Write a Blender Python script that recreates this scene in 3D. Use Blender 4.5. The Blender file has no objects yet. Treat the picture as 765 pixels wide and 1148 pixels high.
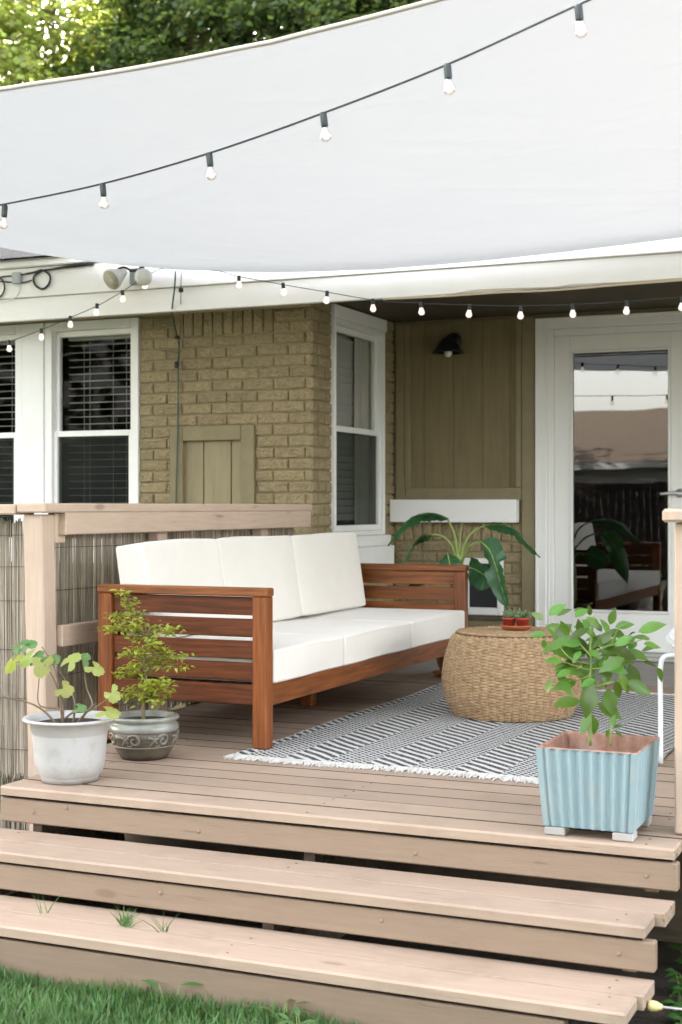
import bpy, math, random
import numpy as np
from mathutils import Vector, Matrix
random.seed(7)
RNG = np.random.default_rng(11)
PI = math.pi
S = bpy.context.scene
COL = S.collection

# ------------------------------------------------------------------ camera geometry used to read distances off the photo
FPX, CX, HZ, EYE, YAW = 1610., 382.5, 568., .95, math.radians(23.5)
FW = (-math.sin(YAW), math.cos(YAW)); RT = (math.cos(YAW), math.sin(YAW))
def ray(u, v):
    a = (u-CX)/FPX; b = -(v-HZ)/FPX
    return Vector((FW[0]+a*RT[0], FW[1]+a*RT[1], b))
def atT(u, v, t): return Vector((0, 0, EYE)) + ray(u, v)*t
def atY(u, v, y): q = ray(u, v); return Vector((0, 0, EYE)) + q*(y/q.y)
def atX(u, v, x): q = ray(u, v); return Vector((0, 0, EYE)) + q*(x/q.x)

# ------------------------------------------------------------------ materials
MATS = {}
def nt(m):
    m.use_nodes = True
    return m.node_tree.nodes, m.node_tree.links
def mixc(N, L, fac, a, b, mode='MIX'):
    n = N.new('ShaderNodeMix'); n.data_type = 'RGBA'; n.blend_type = mode
    for s, val in ((n.inputs[0], fac), (n.inputs[6], a), (n.inputs[7], b)):
        if hasattr(val, 'is_output'): L.new(val, s)
        elif isinstance(val, (int, float)): s.default_value = val
        else: s.default_value = (*val, 1) if len(val) == 3 else val
    return n.outputs[2]
def mth(N, L, op, a, b=None, c=None):
    n = N.new('ShaderNodeMath'); n.operation = op
    for i, val in enumerate((a, b, c)):
        if val is None: continue
        if hasattr(val, 'is_output'): L.new(val, n.inputs[i])
        else: n.inputs[i].default_value = val
    return n.outputs[0]
def ramp(N, L, x, lo, hi):
    n = N.new('ShaderNodeMapRange'); n.inputs[1].default_value = lo; n.inputs[2].default_value = hi
    L.new(x, n.inputs[0]); return n.outputs[0]
def coords(N, L, stretch, kind='Object'):
    tc = N.new('ShaderNodeTexCoord'); mp = N.new('ShaderNodeMapping')
    mp.inputs['Scale'].default_value = stretch
    L.new(tc.outputs[kind], mp.inputs[0]); return mp.outputs[0]
def noise(N, L, vec, scale, detail=4, rough=.55):
    n = N.new('ShaderNodeTexNoise'); n.inputs['Scale'].default_value = scale
    n.inputs['Detail'].default_value = detail; n.inputs['Roughness'].default_value = rough
    L.new(vec, n.inputs['Vector']); return n.outputs['Fac']
def mat(name, col, rough=.6, var=.12, scale=6, stretch=(1, 1, 1), bump=.0, bscale=None, bstretch=None, dirt=None, dscale=2.5,
        damt=.4, spec=.5, island=0., metallic=0., sheen=0., col2=None, transl=0., bdist=.01, coat=0.):
    m = bpy.data.materials.new(name); N, L = nt(m); b = N['Principled BSDF']
    v = coords(N, L, stretch)
    n1 = noise(N, L, v, scale)
    lo = tuple(c*(1-var) for c in col); hi = tuple(min(1, c*(1+var)) for c in (col2 or col))
    c = mixc(N, L, ramp(N, L, n1, .3, .7), lo, hi)
    if dirt:
        v2 = coords(N, L, (1, 1, 1)); n2 = noise(N, L, v2, dscale, 6, .65)
        c = mixc(N, L, mth(N, L, 'MULTIPLY', ramp(N, L, n2, .5, .75), damt), c, dirt)
    if island:
        g = N.new('ShaderNodeNewGeometry'); oi = N.new('ShaderNodeObjectInfo')
        r = mth(N, L, 'FRACT', mth(N, L, 'ADD', g.outputs['Random Per Island'], oi.outputs['Random']))
        k = mth(N, L, 'ADD', mth(N, L, 'MULTIPLY', r, 2*island), 1-island)
        hs = N.new('ShaderNodeHueSaturation'); L.new(k, hs.inputs['Value']); L.new(c, hs.inputs['Color']); c = hs.outputs[0]
    L.new(c, b.inputs['Base Color'])
    b.inputs['Roughness'].default_value = rough; b.inputs['Specular IOR Level'].default_value = spec
    b.inputs['Metallic'].default_value = metallic
    if coat: b.inputs['Coat Weight'].default_value = coat; b.inputs['Coat Roughness'].default_value = .25
    if sheen: b.inputs['Sheen Weight'].default_value = sheen
    if bump:
        vb = coords(N, L, bstretch or stretch); nb = noise(N, L, vb, bscale or scale*3, 5, .6)
        bm = N.new('ShaderNodeBump'); bm.inputs['Strength'].default_value = bump; bm.inputs['Distance'].default_value = bdist
        L.new(nb, bm.inputs['Height']); L.new(bm.outputs[0], b.inputs['Normal'])
    if transl:
        t = N.new('ShaderNodeBsdfTranslucent'); L.new(mixc(N, L, .5, c, (.9, 1, .35), 'MULTIPLY') if transl < .9 else c, t.inputs[0])
        mx = N.new('ShaderNodeMixShader'); mx.inputs[0].default_value = transl
        L.new(b.outputs[0], mx.inputs[1]); L.new(t.outputs[0], mx.inputs[2]); L.new(mx.outputs[0], N['Material Output'].inputs[0])
    MATS[name] = m
    return m
def leafmat(name, col, tcol, transl=.45, rough=.45, var=.3, spec=.4, bump=.0):
    m = bpy.data.materials.new(name); N, L = nt(m); b = N['Principled BSDF']
    g = N.new('ShaderNodeNewGeometry'); v = coords(N, L, (1, 1, 1)); n1 = noise(N, L, v, 9, 3)
    k = mth(N, L, 'ADD', mth(N, L, 'MULTIPLY', g.outputs['Random Per Island'], var*1.4), mth(N, L, 'MULTIPLY', n1, var*.9))
    k = mth(N, L, 'ADD', k, 1-var*1.1)
    def tint(c):
        hs = N.new('ShaderNodeHueSaturation'); hs.inputs['Color'].default_value = (*c, 1); L.new(k, hs.inputs['Value'])
        L.new(mth(N, L, 'ADD', mth(N, L, 'MULTIPLY', g.outputs['Random Per Island'], .04), .48), hs.inputs['Hue']); return hs.outputs[0]
    L.new(tint(col), b.inputs['Base Color']); b.inputs['Roughness'].default_value = rough; b.inputs['Specular IOR Level'].default_value = spec
    t = N.new('ShaderNodeBsdfTranslucent'); L.new(tint(tcol), t.inputs[0])
    mx = N.new('ShaderNodeMixShader'); mx.inputs[0].default_value = transl
    L.new(b.outputs[0], mx.inputs[1]); L.new(t.outputs[0], mx.inputs[2]); L.new(mx.outputs[0], N['Material Output'].inputs[0])
    return m

def wood_paint(name, col, stretch, rough=.62, dirt=(.2, .15, .11), damt=.45, island=.09):
    """painted lumber: grain ridges along the board, worn grey-brown scuffs, thin checks"""
    m = mat(name, col, rough, .07, 5, stretch, island=island, dirt=dirt, dscale=3.2, damt=damt)
    N, L = m.node_tree.nodes, m.node_tree.links; b = N['Principled BSDF']
    v = coords(N, L, tuple(s*1.0 for s in stretch)); n1 = noise(N, L, v, 22, 4, .7); n2 = noise(N, L, v, 5, 3, .5)
    chk = ramp(N, L, n2, .27, .33)              # thin dark checks along the grain
    base = b.inputs['Base Color'].links[0].from_socket
    v3 = coords(N, L, (1, 1, 1)); big = ramp(N, L, noise(N, L, v3, 1.7, 2), .5, .62)
    f = mth(N, L, 'MULTIPLY', mth(N, L, 'MULTIPLY', mth(N, L, 'SUBTRACT', 1, chk), big), .55)
    L.new(mixc(N, L, f, base, (.13, .09, .065)), b.inputs['Base Color'])
    vo = N.new('ShaderNodeTexVoronoi'); vo.inputs['Scale'].default_value = 1.0; kv = coords(N, L, tuple(1.7 if q < 5 else 5.2 for q in stretch)); L.new(kv, vo.inputs['Vector'])
    kn = mth(N, L, 'MULTIPLY', mth(N, L, 'SUBTRACT', 1, ramp(N, L, vo.outputs['Distance'], .045, .085)), .5)
    base = b.inputs['Base Color'].links[0].from_socket; L.new(mixc(N, L, kn, base, (.12, .08, .055)), b.inputs['Base Color'])
    h = mth(N, L, 'ADD', mth(N, L, 'MULTIPLY', n1, .5), mth(N, L, 'MULTIPLY', chk, .5))
    bm = N.new('ShaderNodeBump'); bm.inputs['Strength'].default_value = .35; bm.inputs['Distance'].default_value = .004
    L.new(h, bm.inputs['Height']); L.new(bm.outputs[0], b.inputs['Normal'])
    return m

DECKC = (.340, .254, .194)
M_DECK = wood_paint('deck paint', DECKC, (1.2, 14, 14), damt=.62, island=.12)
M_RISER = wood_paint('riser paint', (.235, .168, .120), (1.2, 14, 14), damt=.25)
def worn_end(m, x0):
    N, L = m.node_tree.nodes, m.node_tree.links; b = N['Principled BSDF']; base = b.inputs['Base Color'].links[0].from_socket
    tc = N.new('ShaderNodeTexCoord'); sp = N.new('ShaderNodeSeparateXYZ'); L.new(tc.outputs['Object'], sp.inputs[0])
    v = coords(N, L, (1, 1, 1)); k = mth(N, L, 'ADD', sp.outputs[0], mth(N, L, 'MULTIPLY', mth(N, L, 'SUBTRACT', noise(N, L, v, 28, 4, .7), .62), .22))
    c = mixc(N, L, ramp(N, L, noise(N, L, v, 45, 3), .35, .65), (.36, .27, .12), (.09, .06, .04))
    L.new(mixc(N, L, mth(N, L, 'MULTIPLY', mth(N, L, 'GREATER_THAN', k, x0), .9), base, c), b.inputs['Base Color'])
worn_end(M_DECK, 1.252); worn_end(M_RISER, 1.262)
M_RAILY = wood_paint('rail paint along', (.50, .38, .30), (14, 1.2, 14), damt=.2, island=.05)
M_RAILX = wood_paint('rail paint across', (.50, .38, .30), (1.2, 14, 14), damt=.2, island=.05)
M_POST = wood_paint('post paint', (.50, .38, .30), (14, 14, 1.0), damt=.22, island=.05)
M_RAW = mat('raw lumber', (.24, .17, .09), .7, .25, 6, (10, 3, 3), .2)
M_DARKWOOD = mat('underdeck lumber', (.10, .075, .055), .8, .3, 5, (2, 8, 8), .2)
M_BRICK = mat('olive painted brick', (.295, .236, .138), .75, .16, 30, bump=.8, bscale=140, bdist=.006, island=.09, dirt=(.36, .31, .2), dscale=60, damt=.45, spec=.25)
M_MORTAR = mat('olive painted mortar', (.288, .238, .145), .8, .12, 25, bump=.5, bscale=90, bdist=.003, spec=.2)
M_OLIVE = mat('olive siding paint', (.195, .155, .078), .6, .10, 4, (9, 9, .7), .25, 16, dirt=(.12, .09, .04), dscale=2.2, damt=.3, spec=.35)
M_OLIVE2 = mat('olive trim paint', (.225, .185, .103), .55, .08, 4, (3, 3, 3), .1, 30, spec=.4)
M_WHITE = mat('white trim paint', (.83, .83, .825), .5, .025, 3, (1, 1, 1), .05, 30, dirt=(.55, .5, .42), dscale=3, damt=.25)
M_FASCIA = mat('white fascia paint', (.90, .89, .875), .45, .02, 2, (.6, 8, 8), .08, 20, dirt=(.7, .64, .55), dscale=4, damt=.15)
M_DOOR = mat('door paint', (.78, .775, .77), .42, .02, 2, (5, 5, .6), .04, 20)
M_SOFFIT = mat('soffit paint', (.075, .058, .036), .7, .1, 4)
M_ROOF = mat('dark shingle', (.035, .033, .032), .9, .4, 12, (4, 1, 1), .5, 40)
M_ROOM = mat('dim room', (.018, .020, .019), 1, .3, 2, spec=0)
M_BLIND = mat('blind slat', (.42, .42, .41), .5, .05, 4)
M_CURT = mat('curtain', (.42, .41, .37), .9, .1, 5, (20, 20, .5))
M_SOFA = mat('oiled hardwood', (.155, .047, .0115), .42, .28, 3.2, (1.3, 22, 22), .12, 14, island=.16, col2=(.225, .073, .0175), spec=.35, coat=.08)
M_SOFAY = mat('oiled hardwood along', (.138, .0385, .0095), .42, .28, 3.2, (22, 1.3, 22), .12, 14, island=.14, col2=(.20, .061, .015), spec=.35, coat=.08)
M_SOFAZ = mat('oiled hardwood upright', (.138, .038, .0092), .42, .28, 3.2, (22, 22, 1.3), .12, 14, island=.14, col2=(.20, .060, .0145), spec=.35, coat=.08)
M_SOFASHADE = mat('shaded hardwood', (.085, .024, .008), .5, .3, 3.2, (1.3, 22, 22), .12, 14, island=.15, col2=(.12, .034, .011), spec=.25)  # darker copy of the hardwood with the near arm's shade in its colour
M_CUSH = mat('cream cushion cloth', (.705, .67, .63), .92, .025, 7, bump=.18, bscale=5, bdist=.012, sheen=.2, spec=.2)
M_WICK = mat('wicker strand', (.31, .20, .11), .55, .22, 40, (1, 1, 2), .1, 90, col2=(.40, .275, .16), spec=.3)
M_SOIL = mat('potting soil', (.035, .025, .018), .95, .5, 30, bump=.8, bscale=60)
M_POTW = mat('white plastic pot', (.43, .43, .435), .42, .03, 6, dirt=(.27, .22, .17), dscale=14, damt=.55)
M_GLAZE = mat('pale glazed rim', (.22, .23, .21), .28, .22, 14, dirt=(.16, .13, .09), dscale=18, damt=.7, coat=.4)
M_CLAY = mat('dark grey stoneware', (.068, .053, .040), .42, .3, 14, bump=.25, bscale=60, dirt=(.15, .13, .10), dscale=14, damt=.4, coat=.2)
M_RELIEF = mat('worn relief glaze', (.17, .155, .13), .4, .2, 30, coat=.2)
M_TEAL = mat('pale blue paint', (.245, .345, .385), .5, .06, 5, (3, 3, 1), .15, 40, dirt=(.38, .37, .35), dscale=11, damt=.45)
M_TEALIN = mat('rusty inside', (.32, .17, .125), .7, .3, 7, (5, 5, 1.2), .2, 40, dirt=(.6, .5, .46), dscale=9, damt=.6)
M_FOOT = mat('weathered foot', (.36, .335, .32), .6, .15, 9, dirt=(.26, .36, .40), dscale=12, damt=.8)
M_TERRA = mat('terracotta', (.42, .125, .055), .7, .15, 12, bump=.1)
M_REDPOT = mat('red clay pot', (.36, .045, .028), .5, .15, 15)
M_BROWNPOT = mat('brown glazed pot', (.16, .055, .028), .35, .25, 8, coat=.3)
M_BLACK = mat('black rubber', (.012, .013, .015), .45, .1, 8)
M_SOCKET = mat('socket plastic', (.022, .032, .036), .4, .1, 8)
M_GREENW = mat('green cord', (.03, .075, .055), .5, .1, 8)
M_STEEL = mat('satin steel', (.6, .6, .6), .3, .03, 8, metallic=.9)
M_LAMPW = mat('white lamp housing', (.78, .77, .74), .4, .04, 8)
M_GREYBOX = mat('grey box', (.42, .45, .46), .5, .1, 18)
M_WHITEMET = mat('white powder coat', (.60, .62, .63), .35, .02, 8)
M_STEM = mat('woody stem', (.16, .115, .07), .8, .25, 30, bump=.3)
M_STEMG = mat('green stem', (.20, .27, .075), .55, .2, 20)
M_BARK = mat('tree bark', (.17, .125, .085), .9, .35, 6, (3, 3, .6), .6, 20)
M_SCREW = mat('rusty painted screw', (.10, .07, .05), .6, .3, 60)
M_GAPSHADE = mat('gap grime', (.022, .018, .014), 1, .4, 30, spec=0)  # near-black colour standing in for the shade between boards
M_SAND = mat('pale slab', (.30, .285, .265), .8, .12, 5, bump=.2, bscale=50, dirt=(.2, .17, .14), damt=.4)
M_EARTH = mat('dark soil', (.045, .033, .024), .95, .4, 12, bump=.7, bscale=40)
M_LAWN = mat('lawn ground', (.055, .068, .036), .95, .35, 9, bump=.5, bscale=40)
M_FENCE = mat('weathered fence boards', (.012, .010, .009), 1, .3, 5, (6, 6, .8), .2, spec=0)
M_TANROOF = mat('tan shingle', (.052, .038, .026), 1, .55, 16, (3, 8, 8), .3)
M_NWALL = mat('grey house wall', (.16, .165, .17), .8, .1, 4)
M_CREAMP = mat('cream plastic', (.62, .52, .24), .5, .12, 20)
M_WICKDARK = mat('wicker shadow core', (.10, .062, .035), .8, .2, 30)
M_PALE = mat('pale rod', (.55, .54, .52), .5, .1, 9)
M_FRINGE = mat('white cotton fringe', (.62, .61, .585), .95, .08, 30)

M_REED = mat('reed screen', (.29, .225, .16), .8, .4, 2, (120, 120, .8), .2, 60, island=.34, col2=(.42, .37, .31), dirt=(.10, .085, .07), dscale=3, damt=.6)
L_TREE = leafmat('tree leaves', (.040, .070, .023), (.17, .23, .048), .40, .5, .55)
L_TREE2 = leafmat('sunny tree leaves', (.16, .20, .055), (.40, .46, .10), .5, .5, .45)
L_BAN = leafmat('banana leaf', (.034, .115, .045), (.09, .24, .05), .22, .38, .22, .5)
L_LEM = leafmat('citrus leaf', (.072, .155, .030), (.25, .42, .04), .36, .27, .85, .5)
L_ELM = leafmat('lime elm leaf', (.27, .30, .04), (.40, .44, .05), .35, .5, .5)
L_FIG = leafmat('lobed yellow green leaf', (.27, .31, .085), (.45, .52, .12), .35, .5, .35)
L_FIG2 = leafmat('lobed green leaf', (.115, .21, .075), (.20, .38, .08), .35, .5, .3)
L_GRASS = leafmat('grass blade', (.080, .165, .050), (.15, .28, .07), .3, .5, .5)
L_WEED = leafmat('weed leaf', (.045, .12, .026), (.10, .22, .03), .3, .5, .4)
L_SUC = leafmat('succulent leaf', (.16, .23, .11), (.2, .3, .1), .15, .5, .4)

def glassmat(name, refl, tint=(1, 1, 1), haze=0., blend=.14, k=1.):
    m = bpy.data.materials.new(name); N, L = nt(m); N.remove(N['Principled BSDF'])
    t = N.new('ShaderNodeBsdfTransparent'); t.inputs[0].default_value = (*tint, 1)
    g = N.new('ShaderNodeBsdfGlossy'); g.inputs['Roughness'].default_value = .0
    v = coords(N, L, (1, 1, 1)); nb = noise(N, L, v, 3.0, 1)
    bm = N.new('ShaderNodeBump'); bm.inputs['Strength'].default_value = .03; bm.inputs['Distance'].default_value = .01
    L.new(nb, bm.inputs['Height']); L.new(bm.outputs[0], g.inputs['Normal'])
    lw = N.new('ShaderNodeLayerWeight'); lw.inputs[0].default_value = blend
    fac = mth(N, L, 'ADD', mth(N, L, 'MULTIPLY', lw.outputs['Fresnel'], k), refl)
    mx = N.new('ShaderNodeMixShader'); L.new(fac, mx.inputs[0]); L.new(t.outputs[0], mx.inputs[1]); L.new(g.outputs[0], mx.inputs[2])
    out = mx.outputs[0]
    if haze:
        d = N.new('ShaderNodeBsdfDiffuse'); d.inputs[0].default_value = (.055, .06, .055, 1)
        m2 = N.new('ShaderNodeMixShader'); m2.inputs[0].default_value = haze; L.new(out, m2.inputs[1]); L.new(d.outputs[0], m2.inputs[2]); out = m2.outputs[0]
    L.new(out, N['Material Output'].inputs[0]); return m
M_GLASS = glassmat('window glass', .0, k=.55)
M_SCREEN = glassmat('screened glass', .0, (.85, .87, .85), .22, k=.5)
M_DGLASS = glassmat('door glass', .12, (.5, .52, .52), 0., .2)

def bulbmat():
    m = bpy.data.materials.new('bulb glass'); N, L = nt(m); N.remove(N['Principled BSDF'])
    t = N.new('ShaderNodeBsdfTransparent'); t.inputs[0].default_value = (.96, .95, .94, 1)
    g = N.new('ShaderNodeBsdfGlossy'); g.inputs['Roughness'].default_value = .05
    lw = N.new('ShaderNodeLayerWeight'); lw.inputs[0].default_value = .35
    mx = N.new('ShaderNodeMixShader'); L.new(mth(N, L, 'ADD', mth(N, L, 'MULTIPLY', lw.outputs['Fresnel'], .6), .04), mx.inputs[0]); L.new(t.outputs[0], mx.inputs[1]); L.new(g.outputs[0], mx.inputs[2])
    e = N.new('ShaderNodeEmission'); e.inputs[0].default_value = (1, .80, .70, 1); e.inputs[1].default_value = BULB_E
    ad = N.new('ShaderNodeAddShader'); L.new(mx.outputs[0], ad.inputs[0]); L.new(e.outputs[0], ad.inputs[1])
    L.new(ad.outputs[0], N['Material Output'].inputs[0]); return m
BULB_E = .007
M_BULB = bulbmat()
BULB_E = .045
M_BULB2 = bulbmat()
def sailmat():
    m = bpy.data.materials.new('sail fabric'); N, L = nt(m); b = N['Principled BSDF']
    v = coords(N, L, (1, 1, 1)); w = coords(N, L, (.5, 2.6, 1)); w.node.inputs['Rotation'].default_value = (0, 0, .7)
    c = mixc(N, L, ramp(N, L, noise(N, L, v, 1.2, 3), .3, .7), (.46, .475, .478), (.49, .506, .51))
    L.new(c, b.inputs['Base Color']); b.inputs['Roughness'].default_value = .85; b.inputs['Specular IOR Level'].default_value = .15
    h = mth(N, L, 'ADD', mth(N, L, 'MULTIPLY', noise(N, L, w, 2.2, 3), .8), mth(N, L, 'MULTIPLY', noise(N, L, v, 9, 3), .12))
    bm = N.new('ShaderNodeBump'); bm.inputs['Strength'].default_value = .8; bm.inputs['Distance'].default_value = .03
    L.new(h, bm.inputs['Height']); L.new(bm.outputs[0], b.inputs['Normal'])
    t = N.new('ShaderNodeBsdfTranslucent'); t.inputs[0].default_value = (.71, .725, .73, 1)
    mx = N.new('ShaderNodeMixShader'); mx.inputs[0].default_value = .20
    L.new(b.outputs[0], mx.inputs[1]); L.new(t.outputs[0], mx.inputs[2]); L.new(mx.outputs[0], N['Material Output'].inputs[0]); return m
M_SAIL = sailmat()
M_HEM = mat('sail hem', (.52, .48, .43), .9, .06, 8)

def rugmat():
    m = bpy.data.materials.new('woven rug'); N, L = nt(m); b = N['Principled BSDF']
    tc = N.new('ShaderNodeTexCoord'); sp = N.new('ShaderNodeSeparateXYZ'); L.new(tc.outputs['Object'], sp.inputs[0])
    wob = noise(N, L, tc.outputs['Object'], 14, 2)
    x = mth(N, L, 'ADD', sp.outputs[0], mth(N, L, 'MULTIPLY', wob, .006)); y = mth(N, L, 'ADD', sp.outputs[1], mth(N, L, 'MULTIPLY', wob, .010))
    # bold and fine bands run along the length; bold ones carry slanting stripes, fine ones small broken picks
    p = mth(N, L, 'FRACT', mth(N, L, 'DIVIDE', mth(N, L, 'ADD', x, -1.8+2.344+3.33), .333))
    band = mth(N, L, 'LESS_THAN', p, .52)
    q = mth(N, L, 'ADD', mth(N, L, 'ADD', y, 9.0), mth(N, L, 'MULTIPLY', x, .85))
    st = mth(N, L, 'LESS_THAN', mth(N, L, 'FRACT', mth(N, L, 'DIVIDE', q, .062)), .54)
    ca = mth(N, L, 'FRACT', mth(N, L, 'DIVIDE', q, .031))
    cb = mth(N, L, 'FRACT', mth(N, L, 'DIVIDE', mth(N, L, 'ADD', mth(N, L, 'ADD', x, 9.0), mth(N, L, 'MULTIPLY', y, -.12)), .028))
    ck = mth(N, L, 'MULTIPLY', mth(N, L, 'GREATER_THAN', ca, .34), mth(N, L, 'GREATER_THAN', cb, .18))
    f = mth(N, L, 'ADD', mth(N, L, 'MULTIPLY', band, st), mth(N, L, 'MULTIPLY', mth(N, L, 'SUBTRACT', 1, band), ck))
    # individual weft picks break the edges
    pk = noise(N, L, tc.outputs['Object'], 130, 2)
    f2 = mth(N, L, 'MULTIPLY', f, mth(N, L, 'ADD', mth(N, L, 'MULTIPLY', ramp(N, L, pk, .3, .6), .4), .6))
    c = mixc(N, L, f2, (.56, .56, .55), (.016, .017, .021)); L.new(c, b.inputs['Base Color'])
    b.inputs['Roughness'].default_value = .95; b.inputs['Specular IOR Level'].default_value = .15
    bm = N.new('ShaderNodeBump'); bm.inputs['Strength'].default_value = .5; bm.inputs['Distance'].default_value = .004
    L.new(mth(N, L, 'ADD', pk, f), bm.inputs['Height']); L.new(bm.outputs[0], b.inputs['Normal'])
    return m
M_RUG = rugmat()

# ------------------------------------------------------------------ mesh builder
class MB:
    def __init__(s, T=None): s.v = []; s.f = []; s.T = T
    def add(s, vs, fs):
        o = len(s.v)
        s.v += [s.T(Vector(p)) if s.T else Vector(p) for p in vs]
        s.f += [tuple(i+o for i in f) for f in fs]
    def obox(s, c, A, B, C, k=.003):
        """chamfered box; A,B,C are half-axis vectors"""
        c, A, B, C = Vector(c), Vector(A), Vector(B), Vector(C)
        la, lb, lc = A.length, B.length, C.length
        k = min(k, la*.45, lb*.45, lc*.45)
        ax = [A/la, B/lb, C/lc]; h = [la, lb, lc]
        vs = []; idx = {}
        for sx in (-1, 1):
            for sy in (-1, 1):
                for sz in (-1, 1):
                    sg = (sx, sy, sz)
                    for d in range(3):
                        p = c.copy()
                        for e in range(3): p = p + ax[e]*(sg[e]*(h[e] if e == d else h[e]-k))
                        idx[(sg, d)] = len(vs); vs.append(p)
        fs = []
        for d in range(3):
            e, g = [i for i in range(3) if i != d]
            for sd in (-1, 1):
                q = []
                for (a, b) in ((-1, -1), (1, -1), (1, 1), (-1, 1)):
                    sg = [0, 0, 0]; sg[d] = sd; sg[e] = a; sg[g] = b; q.append(idx[(tuple(sg), d)])
                fs.append(tuple(q))
        for d in range(3):
            e, g = [i for i in range(3) if i != d]
            for a in (-1, 1):
                for b in (-1, 1):
                    s0 = [0, 0, 0]; s0[e] = a; s0[g] = b; s1 = list(s0); s0[d] = -1; s1[d] = 1; s0, s1 = tuple(s0), tuple(s1)
                    fs.append((idx[(s0, e)], idx[(s1, e)], idx[(s1, g)], idx[(s0, g)]))
        for sx in (-1, 1):
            for sy in (-1, 1):
                for sz in (-1, 1):
                    sg = (sx, sy, sz); fs.append((idx[(sg, 0)], idx[(sg, 1)], idx[(sg, 2)]))
        s.add(vs, fs)
    def box(s, x0, x1, y0, y1, z0, z1, k=.003):
        s.obox(((x0+x1)/2, (y0+y1)/2, (z0+z1)/2), (abs(x1-x0)/2, 0, 0), (0, abs(y1-y0)/2, 0), (0, 0, abs(z1-z0)/2), k)
    def tube(s, pts, r, n=8, cap=True):
        pts = [Vector(p) for p in pts]; m = len(pts)
        rs = r if isinstance(r, (list, tuple)) else [r]*m
        up = None; vs = []
        for i, p in enumerate(pts):
            d = (pts[min(i+1, m-1)] - pts[max(i-1, 0)])
            d = d.normalized() if d.length > 1e-9 else Vector((0, 0, 1))
            if up is None: up = d.orthogonal().normalized()
            else:
                up = up - d*up.dot(d); up = up.normalized() if up.length > 1e-6 else d.orthogonal().normalized()
            w = d.cross(up)
            for j in range(n):
                a = 2*PI*j/n; vs.append(p + (up*math.cos(a)+w*math.sin(a))*rs[i])
        fs = [(i*n+j, i*n+(j+1) % n, (i+1)*n+(j+1) % n, (i+1)*n+j) for i in range(m-1) for j in range(n)]
        if cap: fs += [tuple(range(n))[::-1], tuple((m-1)*n+j for j in range(n))]
        s.add(vs, fs)
    def lathe(s, prof, c=(0, 0, 0), n=40, axis=None, close=False):
        c = Vector(c); vs = []
        if axis is None: X, Yv, Zv = Vector((1, 0, 0)), Vector((0, 1, 0)), Vector((0, 0, 1))
        else:
            Zv = Vector(axis).normalized(); X = Zv.orthogonal().normalized(); Yv = Zv.cross(X)
        for r, z in prof:
            for j in range(n):
                a = 2*PI*j/n; vs.append(c + X*(r*math.cos(a)) + Yv*(r*math.sin(a)) + Zv*z)
        m = len(prof)
        fs = [(i*n+j, i*n+(j+1) % n, (i+1)*n+(j+1) % n, (i+1)*n+j) for i in range(m-1) for j in range(n)]
        fs += [tuple(range(n))[::-1], tuple((m-1)*n+j for j in range(n))]
        s.add(vs, fs)
    def grid(s, fn, nu, nv):
        vs = [fn(i/nu, j/nv) for i in range(nu+1) for j in range(nv+1)]
        fs = [(i*(nv+1)+j, (i+1)*(nv+1)+j, (i+1)*(nv+1)+j+1, i*(nv+1)+j+1) for i in range(nu) for j in range(nv)]
        s.add(vs, fs)
    def build(s, name, m, parent=None, smooth=False, local=False):
        me = bpy.data.meshes.new(name)
        off = Vector((0, 0, 0)) if local else worigin(parent)
        me.from_pydata([tuple(p-off) for p in s.v], [], s.f); me.update()
        return link(name, me, m, parent, smooth)
def worigin(o):
    w = Vector((0, 0, 0))
    while o is not None: w += o.location; o = o.parent
    return w
def link(name, me, m, parent, smooth):
    if smooth: me.polygons.foreach_set('use_smooth', [True]*len(me.polygons))
    me.materials.append(m)
    o = bpy.data.objects.new(name, me); COL.objects.link(o)
    if parent is not None: o.parent = parent
    return o
def npmesh(name, V, F, m, parent=None, off=None, smooth=False):
    """fast mesh from arrays; V (n,3), F (m,k)"""
    off = np.array(worigin(parent)) if off is None else np.array(off)
    V = (V-off).astype(np.float32); k = F.shape[1]
    me = bpy.data.meshes.new(name); me.vertices.add(len(V)); me.vertices.foreach_set('co', V.ravel())
    me.loops.add(F.size); me.loops.foreach_set('vertex_index', F.astype(np.int32).ravel())
    me.polygons.add(len(F)); me.polygons.foreach_set('loop_start', np.arange(0, F.size, k, dtype=np.int32))
    me.polygons.foreach_set('loop_total', np.full(len(F), k, dtype=np.int32)); me.update(calc_edges=True); me.validate()
    return link(name, me, m, parent, smooth)
def thing(name, label, cat, loc=(0, 0, 0), group=None, rz=0):
    o = bpy.data.objects.new(name, None); COL.objects.link(o); o.location = loc; o.rotation_euler = (0, 0, rz)
    o.empty_display_size = .1
    return tag(o, label, cat, group)
def tag(o, label, cat, group=None):
    o['label'] = label; o['category'] = cat
    if group: o['group'] = group
    return o
def struct(o): o['kind'] = 'structure'; return o
def bez(pts, n):
    """Catmull-Rom through the points"""
    P = [Vector(p) for p in pts]; P = [P[0]*2-P[1]] + P + [P[-1]*2-P[-2]]; out = []
    m = len(P)-3
    for i in range(n+1):
        t = i/n*m; k = min(int(t), m-1); t -= k; a, b, c, d = P[k:k+4]
        out.append(.5*((2*b) + (c-a)*t + (2*a-5*b+4*c-d)*t*t + (3*b-a-3*c+d)*t*t*t))
    return out

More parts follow.
